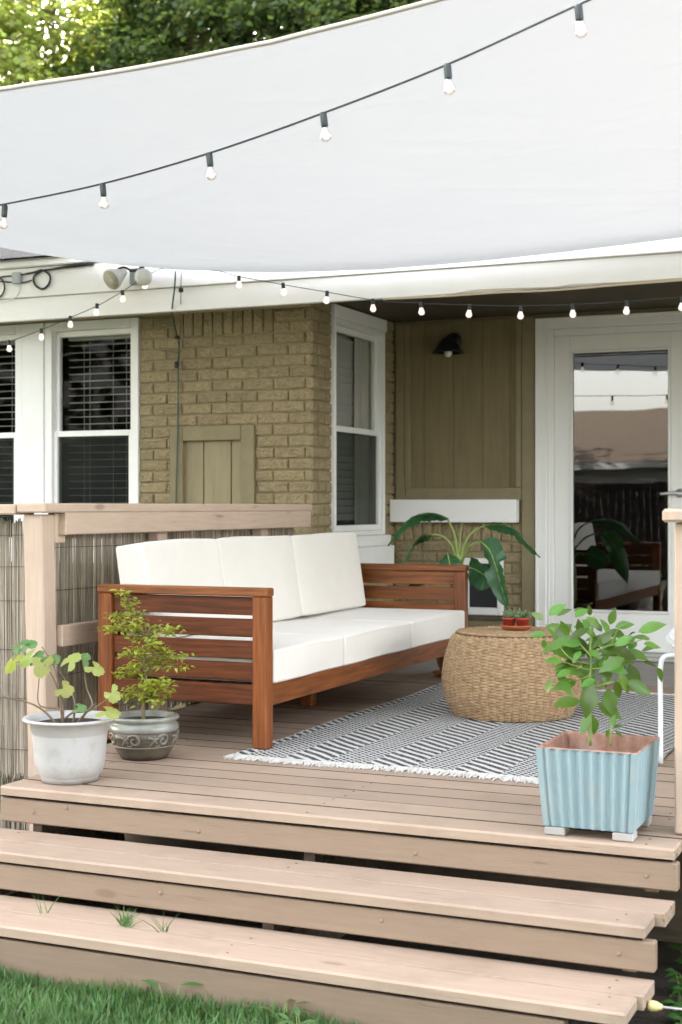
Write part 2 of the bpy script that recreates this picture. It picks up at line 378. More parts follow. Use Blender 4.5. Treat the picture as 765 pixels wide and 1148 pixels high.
# ------------------------------------------------------------------ ground
LZ = -.455
mb = MB(); mb.add([(-90, -60, LZ), (60, -60, LZ), (60, 120, LZ), (-90, 120, LZ)], [(0, 1, 2, 3)]); struct(mb.build('lawn', M_LAWN))
mb = MB(); mb.add([(-3.6, 3.56, LZ+.004), (-.74, 3.56, LZ+.004), (-.74, 5.6, LZ+.004), (3.2, 5.6, LZ+.004), (3.2, 7.6, LZ+.004), (-3.6, 7.6, LZ+.004)], [(0, 1, 2, 3, 4, 5)]); struct(mb.build('bare_ground', M_EARTH))
mb = MB(); mb.add([(-.72, 3.0, LZ+.006), (2.6, 2.6, LZ+.006), (2.6, 5.5, LZ+.006), (-.72, 5.5, LZ+.006)], [(0, 1, 2, 3)]); struct(mb.build('garden_soil', M_EARTH))
mb = MB(); mb.box(-3.45, 6, 7.70, 8.93, -.30, -.002, .01); struct(mb.build('concrete_landing', M_SAND))

def blades(n, xr, yr, hmin, hmax, rng, zb=LZ, wid=.0022, dens=None):
    x = rng.uniform(*xr, n); y = rng.uniform(*yr, n)
    if dens is not None:
        k = dens(x, y) > rng.random(n); x, y = x[k], y[k]; n = len(x)
    h = rng.uniform(hmin, hmax, n)*(0.75+.5*(np.sin(x*9+y*4)*np.sin(y*11-x*3)*.5+.5)); a = rng.uniform(0, 2*PI, n); lean = rng.uniform(.1, .75, n)*h
    wx, wy = np.cos(a+PI/2)*wid*rng.uniform(.7, 1.4, n), np.sin(a+PI/2)*wid*rng.uniform(.7, 1.4, n)
    dx, dy = np.cos(a)*lean, np.sin(a)*lean
    z0 = np.full(n, zb)
    b = lambda X, Yy, Z: np.stack([X, Yy, Z], 1)
    V = np.stack([b(x-wx, y-wy, z0), b(x+wx, y+wy, z0), b(x+dx*.35+wx*.8, y+dy*.35+wy*.8, z0+h*.6), b(x+dx*.35-wx*.8, y+dy*.35-wy*.8, z0+h*.6), b(x+dx, y+dy, z0+h*.95)], 1)
    F = np.arange(n)[:, None]*5
    Q = np.concatenate([F+0, F+1, F+2, F+3], 1); T = np.concatenate([F+3, F+2, F+4, F+4], 1)
    return V.reshape(-1, 3), Q, T
V, Q, T = blades(90000, (-4.2, -.5), (2.2, 3.485), .022, .068, RNG)
V2, Q2, T2 = blades(2500, (-3.4, -.95), (3.42, 3.48), .04, .085, RNG)
T3 = np.concatenate([Q[:, [0, 1, 2]], Q[:, [0, 2, 3]], T[:, :3], Q2[:, [0, 1, 2]]+len(V), Q2[:, [0, 2, 3]]+len(V), T2[:, :3]+len(V)])
o = npmesh('grass', np.concatenate([V, V2]), T3, L_GRASS); o['kind'] = 'stuff'
tag(o, 'short green lawn grass growing up to the lowest deck step', 'grass')

V, Q, T = blades(2600, (-4.2, -.5), (2.4, 3.47), .012, .050, np.random.default_rng(77), wid=.0016)
o = npmesh('dry_grass', V, np.concatenate([Q[:, [0, 1, 2]], Q[:, [0, 2, 3]], T[:, :3]]), leafmat('straw blade', (.34, .27, .13), (.4, .3, .1), .2, .7, .3)); o['kind'] = 'stuff'
tag(o, 'thin dry straw blades scattered through the green lawn grass', 'dry grass')
# ------------------------------------------------------------------ deck with steps
deck = thing('wooden_deck', 'beige painted wooden deck with three wide open steps down to the lawn', 'deck', (-2, 4.0, 0))
XE = -.745           # right end of the steps
def board(name, m, x0, x1, y0, y1, zt, th, k=.006, lab=None, shading=0):
    mb = MB(); n = 6; z1 = zt+random.uniform(-.0007, .0007)
    mb.box(x0+random.uniform(-.004, .004), x1+random.uniform(-.006, .006), y0, y1, z1-th, z1, k)
    o = mb.build(name, m, deck)
    if shading:                                   # gap shade painted near-black on the facing board edges
        o.data.materials.append(M_GAPSHADE)
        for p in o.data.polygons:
            if (p.normal.y > .6 and shading & 2) or (p.normal.y < -.6 and shading & 1): p.material_index = 1
    if lab: o['label'] = lab
    return o
y = 4.02; i = 0
while y < 7.68:
    y1 = y+.1365
    if y1 > 7.69: y1 = 7.69
    left = -3.015 if y < 4.3 else -3.05 if y < 4.6 else -3.15 if y < 4.92 else -3.40
    right = XE+.02 if i == 0 else 3.0
    board('deck_board', M_DECK, left, right if i else XE+.004, y, y1, 0, .036, .006 if i == 0 else .0018, None, 2 if i == 0 else 3)
    yn = y1+random.uniform(.0028, .0062)
    if yn < 7.6:
        mb = MB(); mb.add([(left, y1+.0004, -.0016), (right-.01, y1+.0004, -.0016), (right-.01, yn-.0004, -.0030), (left, yn-.0004, -.0030)], [(0, 1, 2, 3)]); mb.build('gap_shade', M_GAPSHADE, deck)  # dark strip that paints the shade inside the board gap
    y = yn; i += 1
for zt, y0 in ((-.14, 3.73), (-.283, 3.475)):
    board('tread', M_DECK, -3.03, XE-.012, y0, y0+.137, zt, .037, .006, None, 2)
    mb = MB(); mb.add([(-3.02, y0+.1373, zt-.002), (XE-.03, y0+.1373, zt-.002), (XE-.03, y0+.1412, zt-.0035), (-3.02, y0+.1412, zt-.0035)], [(0, 1, 2, 3)]); mb.build('gap_shade', M_GAPSHADE, deck)  # same painted shade strip between the two tread boards
    board('tread', M_DECK, -3.03, XE+.008, y0+.1415, y0+.280, zt, .037, .0018, None, 0)
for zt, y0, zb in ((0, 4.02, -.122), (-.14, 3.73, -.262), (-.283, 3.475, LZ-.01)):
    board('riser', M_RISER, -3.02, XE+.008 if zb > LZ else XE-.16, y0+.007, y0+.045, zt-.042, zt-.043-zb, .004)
for x in (-.815, -1.88, -2.9):
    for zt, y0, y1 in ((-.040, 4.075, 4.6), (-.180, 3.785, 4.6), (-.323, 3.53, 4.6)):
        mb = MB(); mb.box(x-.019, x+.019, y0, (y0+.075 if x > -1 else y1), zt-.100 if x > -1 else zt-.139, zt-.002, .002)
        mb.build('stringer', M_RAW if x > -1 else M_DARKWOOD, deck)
mb = MB(); mb.box(-3.0, 3, 4.66, 4.70, LZ-.05, -.04, .003); o = mb.build('rim_joist', M_DARKWOOD, deck)
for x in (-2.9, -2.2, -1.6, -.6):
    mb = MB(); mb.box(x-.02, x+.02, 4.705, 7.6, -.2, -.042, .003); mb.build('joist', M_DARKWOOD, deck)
mb = MB(); gsc = random.Random(31)
rows = [(4.02+.143*k, 0.0007) for k in range(14)]+[(3.73, -.1393), (3.872, -.1393), (3.475, -.2823), (3.617, -.2823)]
for yr, zz in rows:
    for xs in (-2.9, -1.88, -.83):
        for dyy in (.035, .10):
            if gsc.random() < .22: continue
            p = Vector((xs+gsc.uniform(-.012, .012), yr+dyy+gsc.uniform(-.008, .008), zz)); mb.lathe([(0, -.001), (.0042, -.001), (.0042, .0002), (.0022, .0004), (0, .0004)], p, 8)
o = mb.build('screw_head', M_SCREW, deck); o['kind'] = 'stuff'
# plugs over the screw heads on the risers
for (u, v, yy) in ((38, 910, 4.027), (75, 906, 4.027), (223, 932, 4.027), (725, 982, 4.027), (466, 957, 4.027), (180, 1001, 3.737), (428, 1032, 3.737), (694, 1069, 3.737)):
    p = atY(u, v, yy); mb = MB(); mb.lathe([(.0, .0), (.0062, .0), (.0062, .0022), (.0, .0024)], p, 12, (0, -1, 0)); mb.build('screw_plug', M_RISER, deck, True)

# ------------------------------------------------------------------ railing on the left, with reed screens
RX = -3.435
rail = thing('deck_railing', 'beige wooden railing running behind the sofa from corner post to brick wall', 'railing', (RX, 4.88, 0))
mb = MB(); P0 = Vector((RX, 4.88, LZ)); P1 = Vector((RX-.028, 4.875, .918))
mb.obox((P0+P1)/2, (.046, 0, 0), (0, .046, 0), (P1-P0)/2, .006); mb.build('post', M_POST, rail)
mb = MB(); mb.box(RX-.085, RX+.055, 4.80, 7.37, .925, .964, .006); mb.build('cap_rail', M_RAILY, rail)
mb = MB(); mb.box(RX+.016, RX+.053, 4.95, 7.355, .834, .9249, .004); mb.build('sub_rail', M_RAILY, rail)
mb = MB(); mb.box(RX-.02, RX+.018, 4.925, 5.0, .80, .9247, .004); mb.build('rail_block', M_POST, rail)
mb = MB(); mb.box(RX+.010, RX+.046, 4.935, 7.355, .375, .463, .004); mb.build('mid_rail', M_RAILY, rail)
for yb in (5.80, 6.86):
    mb = MB(); mb.box(RX-.045, RX+.0095, yb-.045, yb+.045, -.2, .9225, .005); mb.build('baluster', M_POST, rail)
def reeds(mb, p0, p1, z0, z1, n, rng):
    p0, p1 = Vector(p0), Vector(p1); d = (p1-p0); nn = Vector((d.y, -d.x, 0)).normalized()
    for i in range(n):
        t = (i+rng.uniform(-.35, .35))/n; p = p0+d*t+nn*rng.uniform(-.004, .004); r = rng.uniform(.0016, .0034)
        a = rng.uniform(-.02, .02); zt = z1-rng.uniform(0, .03); zb = z0+rng.uniform(0, .03); e = d.normalized()
        mb.tube([p+Vector((0, 0, zb)), p+e*a*.5+Vector((0, 0, (zb+zt)/2)), p+e*a+Vector((0, 0, zt))], r, 5, False)
r_ = random.Random(3)
scr = thing('reed_screen', 'grey-brown reed screen fixed behind the sofa side railing', 'screen', (RX-.07, 6, 0), 'reed screens on the railings')
mb = MB(); reeds(mb, (RX-.065, 4.95, 0), (RX-.065, 7.36, 0), -.02, .915, 900, r_); mb.build('reed', M_REED, scr)
mb = MB()
for z in (.06, .24, .42, .60, .78): mb.tube(bez([(RX-.058, 4.95, z), (RX-.058, 6.2, z-.008), (RX-.058, 7.35, z)], 8), .0013, 4)
mb.build('tie_wire', M_BLACK, scr)
rail2 = thing('fence_railing', 'beige capped rail over reed screen at far left beside the corner post', 'railing', (-4.4, 4.9, 0))
mb = MB(); mb.box(-6.5, RX-.09, 4.80, 4.94, .917, .960, .006); mb.build('cap_rail', M_RAILX, rail2)
mb = MB(); mb.box(-6.5, RX-.09, 4.90, 4.94, .10, .18, .004); mb.build('lower_rail', M_RAILX, rail2)
mb = MB(); mb.box(-5.6, -5.51, 4.945, 5.03, LZ, .915, .004); mb.build('post', M_POST, rail2)
scr2 = thing('reed_screen', 'grey-brown reed screen left of the corner post, reaching the ground beside the steps', 'screen', (-4.4, 4.87, 0), 'reed screens on the railings')
mb = MB(); reeds(mb, (-5.5, 4.882, 0), (RX-.045, 4.882, 0), -.17, .905, 800, r_); mb.build('reed', M_REED, scr2)
mb = MB(); reeds(mb, (-5.5, 4.892, 0), (RX+.03, 4.935, 0), LZ, .0, 330, r_); o = mb.build('lower_reed', M_REED, scr2)
mb = MB()
for z in (-.05, .16, .36, .56, .70, .83): mb.tube(bez([(-5.5, 4.872, z), (-4.4, 4.872, z-.01), (RX-.05, 4.872, z+.005)], 8), .0013, 4)
mb.build('tie_wire', M_BLACK, scr2)
# right front post
rp = thing('deck_railing', 'beige capped corner post standing at the right edge of the deck', 'railing', (-.715, 4.24, 0))
mb = MB(); mb.box(-.772, -.672, 4.19, 4.29, .003, .904, .006); mb.build('post', M_POST, rp)
mb = MB(); mb.box(-.80, -.62, 4.15, 7.4, .905, .944, .008); mb.build('cap_rail', M_RAILY, rp)
mb = MB(); mb.box(-.720, -.682, 4.292, 7.4, .37, .455, .004); mb.build('mid_rail', M_RAILY, rp)

# ------------------------------------------------------------------ house
YW, YB, XS = 7.603, 8.90, -3.49
house = thing('brick_house', 'olive painted brick house with white fascia, recessed entry and glazed door', 'house', (-5, 7.6, 0))
def bricks(mb, a0, a1, z0, z1, holes, T, soldiers=(), bl=.194, bh=.0570, mj=.0105, rng=None, proud=.0, half0=0):
    """stretcher courses in wall coordinates (a along, n outward, z up)"""
    def free(x0, x1, za, zb):
        segs = [(x0, x1)]
        for h0, h1, hz0, hz1 in list(holes)+[s for s in soldiers]:
            if zb <= hz0+.005 or za >= hz1-.005: continue
            ns = []
            for s0, s1 in segs:
                if h1 <= s0 or h0 >= s1: ns.append((s0, s1)); continue
                if h0-s0 > .02: ns.append((s0, h0))
                if s1-h1 > .02: ns.append((h1, s1))
            segs = ns
        return segs
    k = 0; z = z1
    def one(x0, x1, za, zb):
        n0 = rng.uniform(.008, .014); sk = rng.uniform(-.0015, .0015)
        rough_face(mb, T(((x0+x1)/2, n0, (za+zb)/2+sk)), T((1, 0, 0), True)*((x1-x0)/2), T((0, 1, 0), True), Vector((0, 0, (zb-za)/2)), rng)
    while z - bh > z0:
        za, zb = z-bh, z
        x = a0 - ((k+half0) % 2)*(bl+mj)/2 - rng.uniform(0, .01)
        while x < a1:
            xa, xb = max(x, a0), min(x+bl, a1)
            if xb-xa > .03:
                for s0, s1 in free(xa, xb, za, zb): one(s0, s1, za+rng.uniform(-.001, .001), zb)
            x += bl+mj
        z -= bh+mj; k += 1
    for h0, h1, hz0, hz1 in soldiers:
        x = h0
        while x+.05 < h1:
            one(x, min(x+bh, h1), hz0+.006, hz1-.004); x += bh+mj
def rough_face(mb, c, A, Nn, C, rng):
    """quarry-faced brick front: jittered facets"""
    la, lc = A.length, C.length; nu, nv = max(2, int(la*2/.0068)), max(2, int(lc*2/.0064)); vs = []
    for i in range(nu+1):
        for j in range(nv+1):
            a, b = 2*i/nu-1, 2*j/nv-1; e = i in (0, nu) or j in (0, nv)
            if e: vs.append(c+A*(a+rng.uniform(-.006, .006))+C*(b+rng.uniform(-.03, .03))-Nn*(.005 if not (i in (0, nu) and j in (0, nv)) else .007))
            else: vs.append(c+A*(a+rng.uniform(-.4, .4)/nu)+C*(b+rng.uniform(-.4, .4)/nv)+Nn*(rng.choice((-.0034, -.0006, .0002, .0006, .0012))+rng.uniform(-.0007, .0007)))
    o = len(vs); k = [i*(nv+1)+j for i, j in [(i, 0) for i in range(nu+1)]+[(nu, j) for j in range(1, nv+1)]+[(i, nv) for i in range(nu-1, -1, -1)]+[(0, j) for j in range(nv-1, 0, -1)]]
    fs = [(i*(nv+1)+j, (i+1)*(nv+1)+j, (i+1)*(nv+1)+j+1, i*(nv+1)+j+1) for i in range(nu) for j in range(nv)]
    for q in k: vs.append(vs[q]-Nn*.024)
    m = len(k); fs += [(k[q], o+q, o+(q+1) % m, k[(q+1) % m]) for q in range(m)]
    mb.add(vs, fs)
def Tfront(p, d=False): return Vector((p[0], -p[1], p[2])) if d else Vector((p[0], YW-p[1], p[2]))
def Tside(p, d=False): return Vector((p[1], p[0], p[2])) if d else Vector((XS+p[1], p[0], p[2]))
def Tback(p, d=False): return Vector((p[0], -p[1], p[2])) if d else Vector((p[0], YB-p[1], p[2]))
rb = random.Random(5)
WL0, WL1 = -7.3, -4.652     # window opening on the front wall
HT = 2.175
def wallplate(mb, a0, a1, z0, z1, holes, T, th=.2, n=-.004):
    xs = sorted({a0, a1} | {h for H in holes for h in H[:2] if a0 < h < a1}); zs = sorted({z0, z1} | {h for H in holes for h in H[2:] if z0 < h < z1})
    for i in range(len(xs)-1):
        for j in range(len(zs)-1):
            xm, zm = (xs[i]+xs[i+1])/2, (zs[j]+zs[j+1])/2
            if any(h[0] < xm < h[1] and h[2] < zm < h[3] for h in holes): continue
            c = T((xm, n-th/2, zm)); mb.obox(c, T((1, 0, 0), True)*((xs[i+1]-xs[i])/2), T((0, 1, 0), True)*(th/2), Vector((0, 0, (zs[j+1]-zs[j])/2)), 1e-5)
fholes = [(WL0, WL1, .62, 2.2), (-4.431, -3.856, -.5, 1.436)]
mb = MB(); wallplate(mb, -12, XS-.01, -.5, HT, [fholes[0], (-4.335, -3.945, -.5, 1.34)], Tfront, .1); mb.build('mortar_bed', M_MORTAR, house)
mb = MB(); bricks(mb, -4.648, XS, -.45, 2.172, fholes, Tfront, [(-4.405, -3.735, 1.973, 2.172)], rng=rb); mb.build('front_brick_wall', M_BRICK, house)
mb = MB(); bricks(mb, -9.5, -4.66, -.45, .615, fholes[:1], Tfront, rng=rb); mb.build('front_brick_wall', M_BRICK, house)
SW0, SW1, SZ0, SZ1 = 7.872, 8.712, .70, 2.16
mb = MB(); wallplate(mb, YW+.02, YB, -.3, HT, [(SW0, SW1, SZ0, SZ1)], Tside, .12); mb.build('mortar_bed', M_MORTAR, house)
mb = MB(); bricks(mb, YW+.075, YB-.002, -.28, 2.172, [(SW0-.01, SW1+.012, SZ0-.12, 2.3)], Tside, rng=rb, half0=1)
# header ends of the corner bricks
z = 2.172; k = 0
while z-.057 > -.3:
    n0 = rb.uniform(.008, .013)
    rough_face(mb, Vector((XS+n0, YW+.031, z-.0285)), Vector((0, .036, 0)), Vector((1, 0, 0)), Vector((0, 0, .0282)), rb); z -= .0675
mb.build('side_brick_wall', M_BRICK, house)
# back wall of the recess
mb = MB(); wallplate(mb, XS, 6, -.3, HT, [(-2.385, -1.555, -.3, 2.06), (-2.962, -2.768, .294, .579)], Tback, .12, -.006); mb.build('mortar_bed', M_MORTAR, house)
mb = MB(); bricks(mb, XS+.012, -2.605, -.05, .85, [(-2.992, -2.722, .225, .62)], Tback, [(XS+.012, -2.605, .722, .852)], rng=rb)
bricks(mb, XS+.012, -3.462, .85, 2.17, [], Tback, rng=rb); mb.build('back_brick_wall', M_BRICK, house)
mb = MB(); gx = [-3.395, -3.27, -3.066, -2.865, -2.679, -2.602]
for a, b in zip(gx[:-1], gx[1:]): mb.box(a+.0035, b-.0035, YB-.012, YB+.004, .985, 2.16, .003)
mb.box(-3.40, -2.60, YB-.006, YB+.006, .98, 2.165, .0005); mb.build('siding_panel', M_OLIVE, house)
mb = MB(); mb.box(-3.462, -3.397, YB-.03, YB+.005, .852, 2.16, .004); mb.box(-2.60, -2.512, YB-.03, YB+.005, -.1, 2.16, .004)
mb.box(-3.395, -2.602, YB-.028, YB+.005, .985, 1.072, .004); mb.box(-3.395, -3.36, YB-.036, YB+.004, 1.074, 2.16, .003); mb.box(-2.637, -2.602, YB-.036, YB+.004, 1.074, 2.16, .003)
mb.box(-3.395, -2.602, YB-.034, YB+.004, -.05, .218, .004)
mb.build('panel_trim', M_OLIVE2, house)
mb = MB(); mb.box(-3.478, -2.614, YB-.10, YB-.032, .848, .996, .004); mb.box(-3.45, -2.64, YB-.033, YB, .86, .98, .002); mb.build('ledge', M_WHITE, house)
# dog door
mb = MB()
for a0, a1, z0, z1 in ((-2.992, -2.958, .249, .617), (-2.762, -2.724, .249, .617), (-2.957, -2.763, .582, .617), (-2.957, -2.763, .249, .297)): mb.box(a0, a1, YB-.032, YB-.0, z0, z1, .004)
pd = mb.build('pet_door', M_WHITE, house); mb = MB(); mb.box(-2.957, -2.763, YB+.0, YB+.006, .298, .581, .001); mb.build('flap', M_BLACK, pd)
mb = MB(); mb.box(-3.02, -2.70, YB-.05, YB-.0, .219, .243, .003); mb.build('panel_sill', M_DARKWOOD, house)
# hatch on the front wall
mb = MB()
for a0, a1, z0, z1 in ((-4.427, -4.340, -.1, 1.436), (-3.944, -3.856, -.1, 1.436), (-4.339, -3.945, 1.346, 1.436)): mb.box(a0, a1, YW-.028, YW+.01, z0, z1, .004)
ht = mb.build('hatch_frame', M_OLIVE2, house); mb = MB()
for a, b in ((-4.338, -4.218), (-4.212, -4.03), (-4.024, -3.946)): mb.box(a, b, YW+.012, YW+.03, -.1, 1.344, .003)
mb.build('hatch_panel', mat('pale olive hatch', (.275, .228, .130), .55, .08, 5, (8, 8, .8), .2), ht)

# roof edge
mb = MB(); mb.box(-14, 8, 7.253, 7.29, 2.083, 2.219, .003); mb.build('fascia_board', M_FASCIA, house)
mb = MB(); mb.box(-14, 8, 7.238, 7.29, 2.222, 2.398, .003); mb.build('fascia_board', M_FASCIA, house)
mb = MB(); mb.box(-14, 8, 7.215, 7.29, 2.402, 2.452, .006); mb.build('drip_edge', M_FASCIA, house)
mb = MB(); mb.add([(-14, 7.19, 2.457), (8, 7.19, 2.457), (8, 13, 4.6), (-14, 13, 4.6), (-14, 18.5, 2.5), (8, 18.5, 2.5)], [(0, 1, 2, 3), (3, 2, 5, 4)])
mb.add([(-14, 7.20, 2.44), (8, 7.20, 2.44), (8, 13, 4.5), (-14, 13, 4.5)], [(0, 1, 2, 3)]); mb.build('roof', M_ROOF, house)
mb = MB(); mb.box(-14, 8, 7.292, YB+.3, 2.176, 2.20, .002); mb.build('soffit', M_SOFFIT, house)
mb = MB(); mb.box(-9, XS-.005, YW-.022, YW-.001, 2.118, 2.174, .003); mb.build('frieze_board', mat('tan frieze paint', (.40, .31, .2), .6, .1, 4), house)
mb = MB(); mb.box(-14, -13.8, 7.8, 18, -.5, 3.0); mb.box(7.6, 7.8, 8.9, 18, -.5, 3.0); mb.box(-14, 7.8, 17.8, 18, -.5, 2.6); mb.build('outer_wall', M_NWALL, house)
# dark rooms behind the glass
def room(x0, x1, y0, y1, z0, z1):
    mb = MB(); p = [(x0, y0), (x1, y0), (x1, y1), (x0, y1)]
    vs = [(a, b, z) for z in (z0, z1) for a, b in p]
    return mb, vs
mb, vs = room(-9, -3.62, 7.73, 11, -.2, 2.3); mb.add(vs, [(0, 1, 2, 3), (4, 7, 6, 5), (1, 5, 6, 2), (2, 6, 7, 3), (3, 7, 4, 0)]); mb.build('room', M_ROOM, house)
mb, vs = room(-3.4, 3, 9.03, 12, -.05, 2.3); mb.add(vs, [(0, 1, 2, 3), (4, 7, 6, 5), (1, 5, 6, 2), (2, 6, 7, 3), (3, 7, 4, 0)]); mb.build('room', M_ROOM, house)

def dh_window(a0, a1, z0, z1, zm, T, label, tilt=-.02, fw=.055, back=0.):
    """double-hung window: frame (part) > sashes, panes, blind"""
    def tb(mb, A0, A1, n0, n1, Z0, Z1, k=.003):
        mb.obox(T(((A0+A1)/2, (n0+n1)/2, (Z0+Z1)/2)), T((1, 0, 0), True)*abs(A1-A0)/2, T((0, 1, 0), True)*abs(n1-n0)/2, Vector((0, 0, abs(Z1-Z0)/2)), k)
    mb = MB()
    tb(mb, a0, a0+fw, -.09, .022, z0, z1); tb(mb, a1-fw, a1, -.09, .022, z0, z1); tb(mb, a0+fw+.0005, a1-fw-.0005, -.09, .022, z1-fw, z1); tb(mb, a0+fw+.0005, a1-fw-.0005, -.09, .022, z0, z0+fw)
    fr = mb.build('window', M_WHITE, house); fr['label'] = label
    b0, b1 = a0+fw+.001, a1-fw-.001; sw = .026
    for nm, za, zb, n in (('upper_sash', zm-.018, z1-fw-.001, -.042), ('lower_sash', z0+fw+.001, zm+.018, -.018)):
        mb = MB(); f = n+.018
        tb(mb, b0, b0+sw, n-.018, f, za, zb); tb(mb, b1-sw, b1, n-.018, f, za, zb); tb(mb, b0+sw+.0004, b1-sw-.0004, n-.018, f-.001, zb-.036, zb-.0002); tb(mb, b0+sw+.0004, b1-sw-.0004, n-.018, f-.001, za+.0002, za+.036)
        mb.build(nm, M_WHITE, fr)
        mb = MB(); tb(mb, b0+sw-.004, b1-sw+.004, n-.004, n, za+.03, zb-.03, 1e-4)
        mb.build('pane', M_SCREEN if nm == 'lower_sash' else M_GLASS, fr)
    if True:
        mb = MB(); z = z1-fw-.03; r0, r1 = b0+.03, b1-.005
        tb(mb, r0, r1, -.17, -.115, z-.02, z+.02)
        z -= .05
        while z > z0+.08:
            c = T(((r0+r1)/2, -.145+back, z)); t = tilt
            mb.obox(c, T((1, 0, 0), True)*(r1-r0)/2, (T((0, 1, 0), True)*math.cos(t)+Vector((0, 0, math.sin(t))))*.0245, (Vector((0, 0, math.cos(t)))-T((0, 1, 0), True)*math.sin(t))*.0013, .0005)
            z -= .0455
        w = r1-r0
        for q in (.22, .30, .62, .8):
            a = r0+w*q; mb.tube([T((a, -.118, z1-.1)), T((a, -.118, z0+.08))], .0012, 4)
        mb.build('blind', M_BLIND, fr)
    return fr, tb
dh_window(-5.342, -4.654, .66, 2.112, 1.408, Tfront, 'double hung window nearest the brick, with open slat blinds')
dh_window(-6.25, -5.512, .66, 2.112, 1.408, Tfront, 'double hung window cut off at the left edge, with open slat blinds')
dh_window(-7.2, -6.42, .66, 2.112, 1.408, Tfront, 'double hung window farthest left on the brick front')
mb = MB()
for a0, a1 in ((-5.51, -5.344), (-6.418, -6.252), (-7.36, -7.202)): mb.box(a0, a1, YW-.03, YW+.09, .66, 2.112, .004)
mb.box(-7.36, -4.645, YW-.04, YW+.09, .60, .658, .005); mb.build('window_mullion', M_WHITE, house)
fr, tb = dh_window(SW0+.01, SW1-.012, SZ0+.07, 2.085, 1.425, Tside, 'double hung window on the side wall of the recess, with pale curtain', 1.0, .028, .05)
mb = MB(); tb(mb, SW0-.004, SW1, -.06, .03, 2.087, 2.165); tb(mb, SW1-.010, SW1+.004, -.06, .014, SZ0+.07, 2.086); tb(mb, SW0-.006, SW0+.008, -.06, .03, SZ0+.07, 2.086)
mb.build('window_casing', M_WHITE, fr)
mb = MB(); tb(mb, SW0-.03, SW1+.03, -.05, .07, SZ0-.13, SZ0-.001); tb(mb, SW0-.02, SW1+.02, -.05, .05, SZ0+.001, SZ0+.068); mb.build('sill', M_WHITE, fr)
mb = MB()
def curt(s, t): return Vector((XS-.078+.012*math.sin(s*26), 8.42+.26*s, .75+1.32*t))
mb.grid(curt, 60, 3); mb.build('curtain', M_CURT, fr, True)

# door
mb = MB()
for a0, a1, z0, z1, n in ((-2.507, -2.437, -.0, 2.145, .034), (-1.50, -1.43, 0, 2.145, .034), (-2.436, -1.501, 2.075, 2.145, .034), (-2.436, -2.392, .03, 2.074, .018), (-1.545, -1.501, .03, 2.074, .018), (-2.391, -1.546, 2.03, 2.074, .018)):
    mb.box(a0, a1, YB-n, YB+.08, z0, z1, .005)
mb.box(-2.436, -2.418, YB-.026, YB-.0175, 0, 2.074, .003); mb.box(-2.507, -2.49, YB-.043, YB-.033, 0, 2.145, .003); mb.box(-2.489, -1.5, YB-.043, YB-.033, 2.128, 2.145, .003)
mb.build('door_frame', M_DOOR, house)
mb = MB()
for a0, a1, z0, z1 in ((-2.390, -2.290, .05, 2.028), (-1.658, -1.548, .05, 2.028), (-2.2895, -1.6585, .05, .287), (-2.2895, -1.6585, 1.933, 2.028)): mb.box(a0, a1, YB-.006, YB+.038, z0, z1, .002)
for a0, a1, z0, z1 in ((-2.289, -2.272, .288, 1.932), (-1.676, -1.659, .288, 1.932), (-2.271, -1.677, .288, .304), (-2.271, -1.677, 1.916, 1.932)): mb.box(a0, a1, YB-.014, YB+.03, z0, z1, .005)
door = mb.build('door', M_DOOR, house)
mb = MB(); mb.box(-2.272, -1.676, YB+.006, YB+.012, .303, 1.917, .0002); mb.build('pane', M_DGLASS, door)
mb = MB(); mb.lathe([(.0, 0), (.029, .0), (.029, .006), (.012, .010), (.011, .045), (0, .046)], (-1.603, YB-.006, 1.032), 24, (0, -1, 0))
mb.tube(bez([(-1.603, YB-.046, 1.032), (-1.64, YB-.05, 1.034), (-1.69, YB-.05, 1.03), (-1.715, YB-.045, 1.028)], 10), [.011]*6+[.0095]*5, 10); mb.build('handle', M_STEEL, door, True)
mb = MB(); mb.box(-2.45, -1.49, YB-.10, YB+.05, .002, .024, .004); mb.box(-2.40, -1.53, YB-.05, YB+.05, .0245, .046, .004); mb.build('threshold', mat('aluminium threshold', (.42, .41, .39), .45, .1, 8), house)

# ------------------------------------------------------------------ wall things
wl = thing('wall_lamp', 'small black dome wall lamp on the olive siding panel', 'wall lamp', (-3.06, YB-.012, 1.98))
mb = MB(); mb.lathe([(.0, 0), (.055, 0), (.055, .015), (.02, .022), (0, .022)], (-3.06, YB-.013, 2.03), 20, (0, -1, 0)); mb.tube(bez([(-3.06, YB-.03, 2.03), (-3.06, YB-.09, 2.06), (-3.06, YB-.13, 2.04)], 8), .010, 8); mb.build('bracket', M_BLACK, wl, True)
mb = MB(); mb.lathe([(.018, .075), (.03, .072), (.05, .055), (.085, .0), (.105, -.02), (.104, -.024), (.08, -.004), (.045, .048), (.016, .06)], (-3.06, YB-.13, 1.965), 28); mb.build('shade', M_BLACK, wl, True)
mb = MB(); mb.lathe([(0, .05), (.012, .048), (.016, .02), (.027, -.01), (.024, -.028), (.012, -.04), (0, -.042)], (-3.06, YB-.13, 1.955), 18); mb.build('bulb', mat('opal bulb', (.7, .66, .6), .3, .02, 5), wl, True)

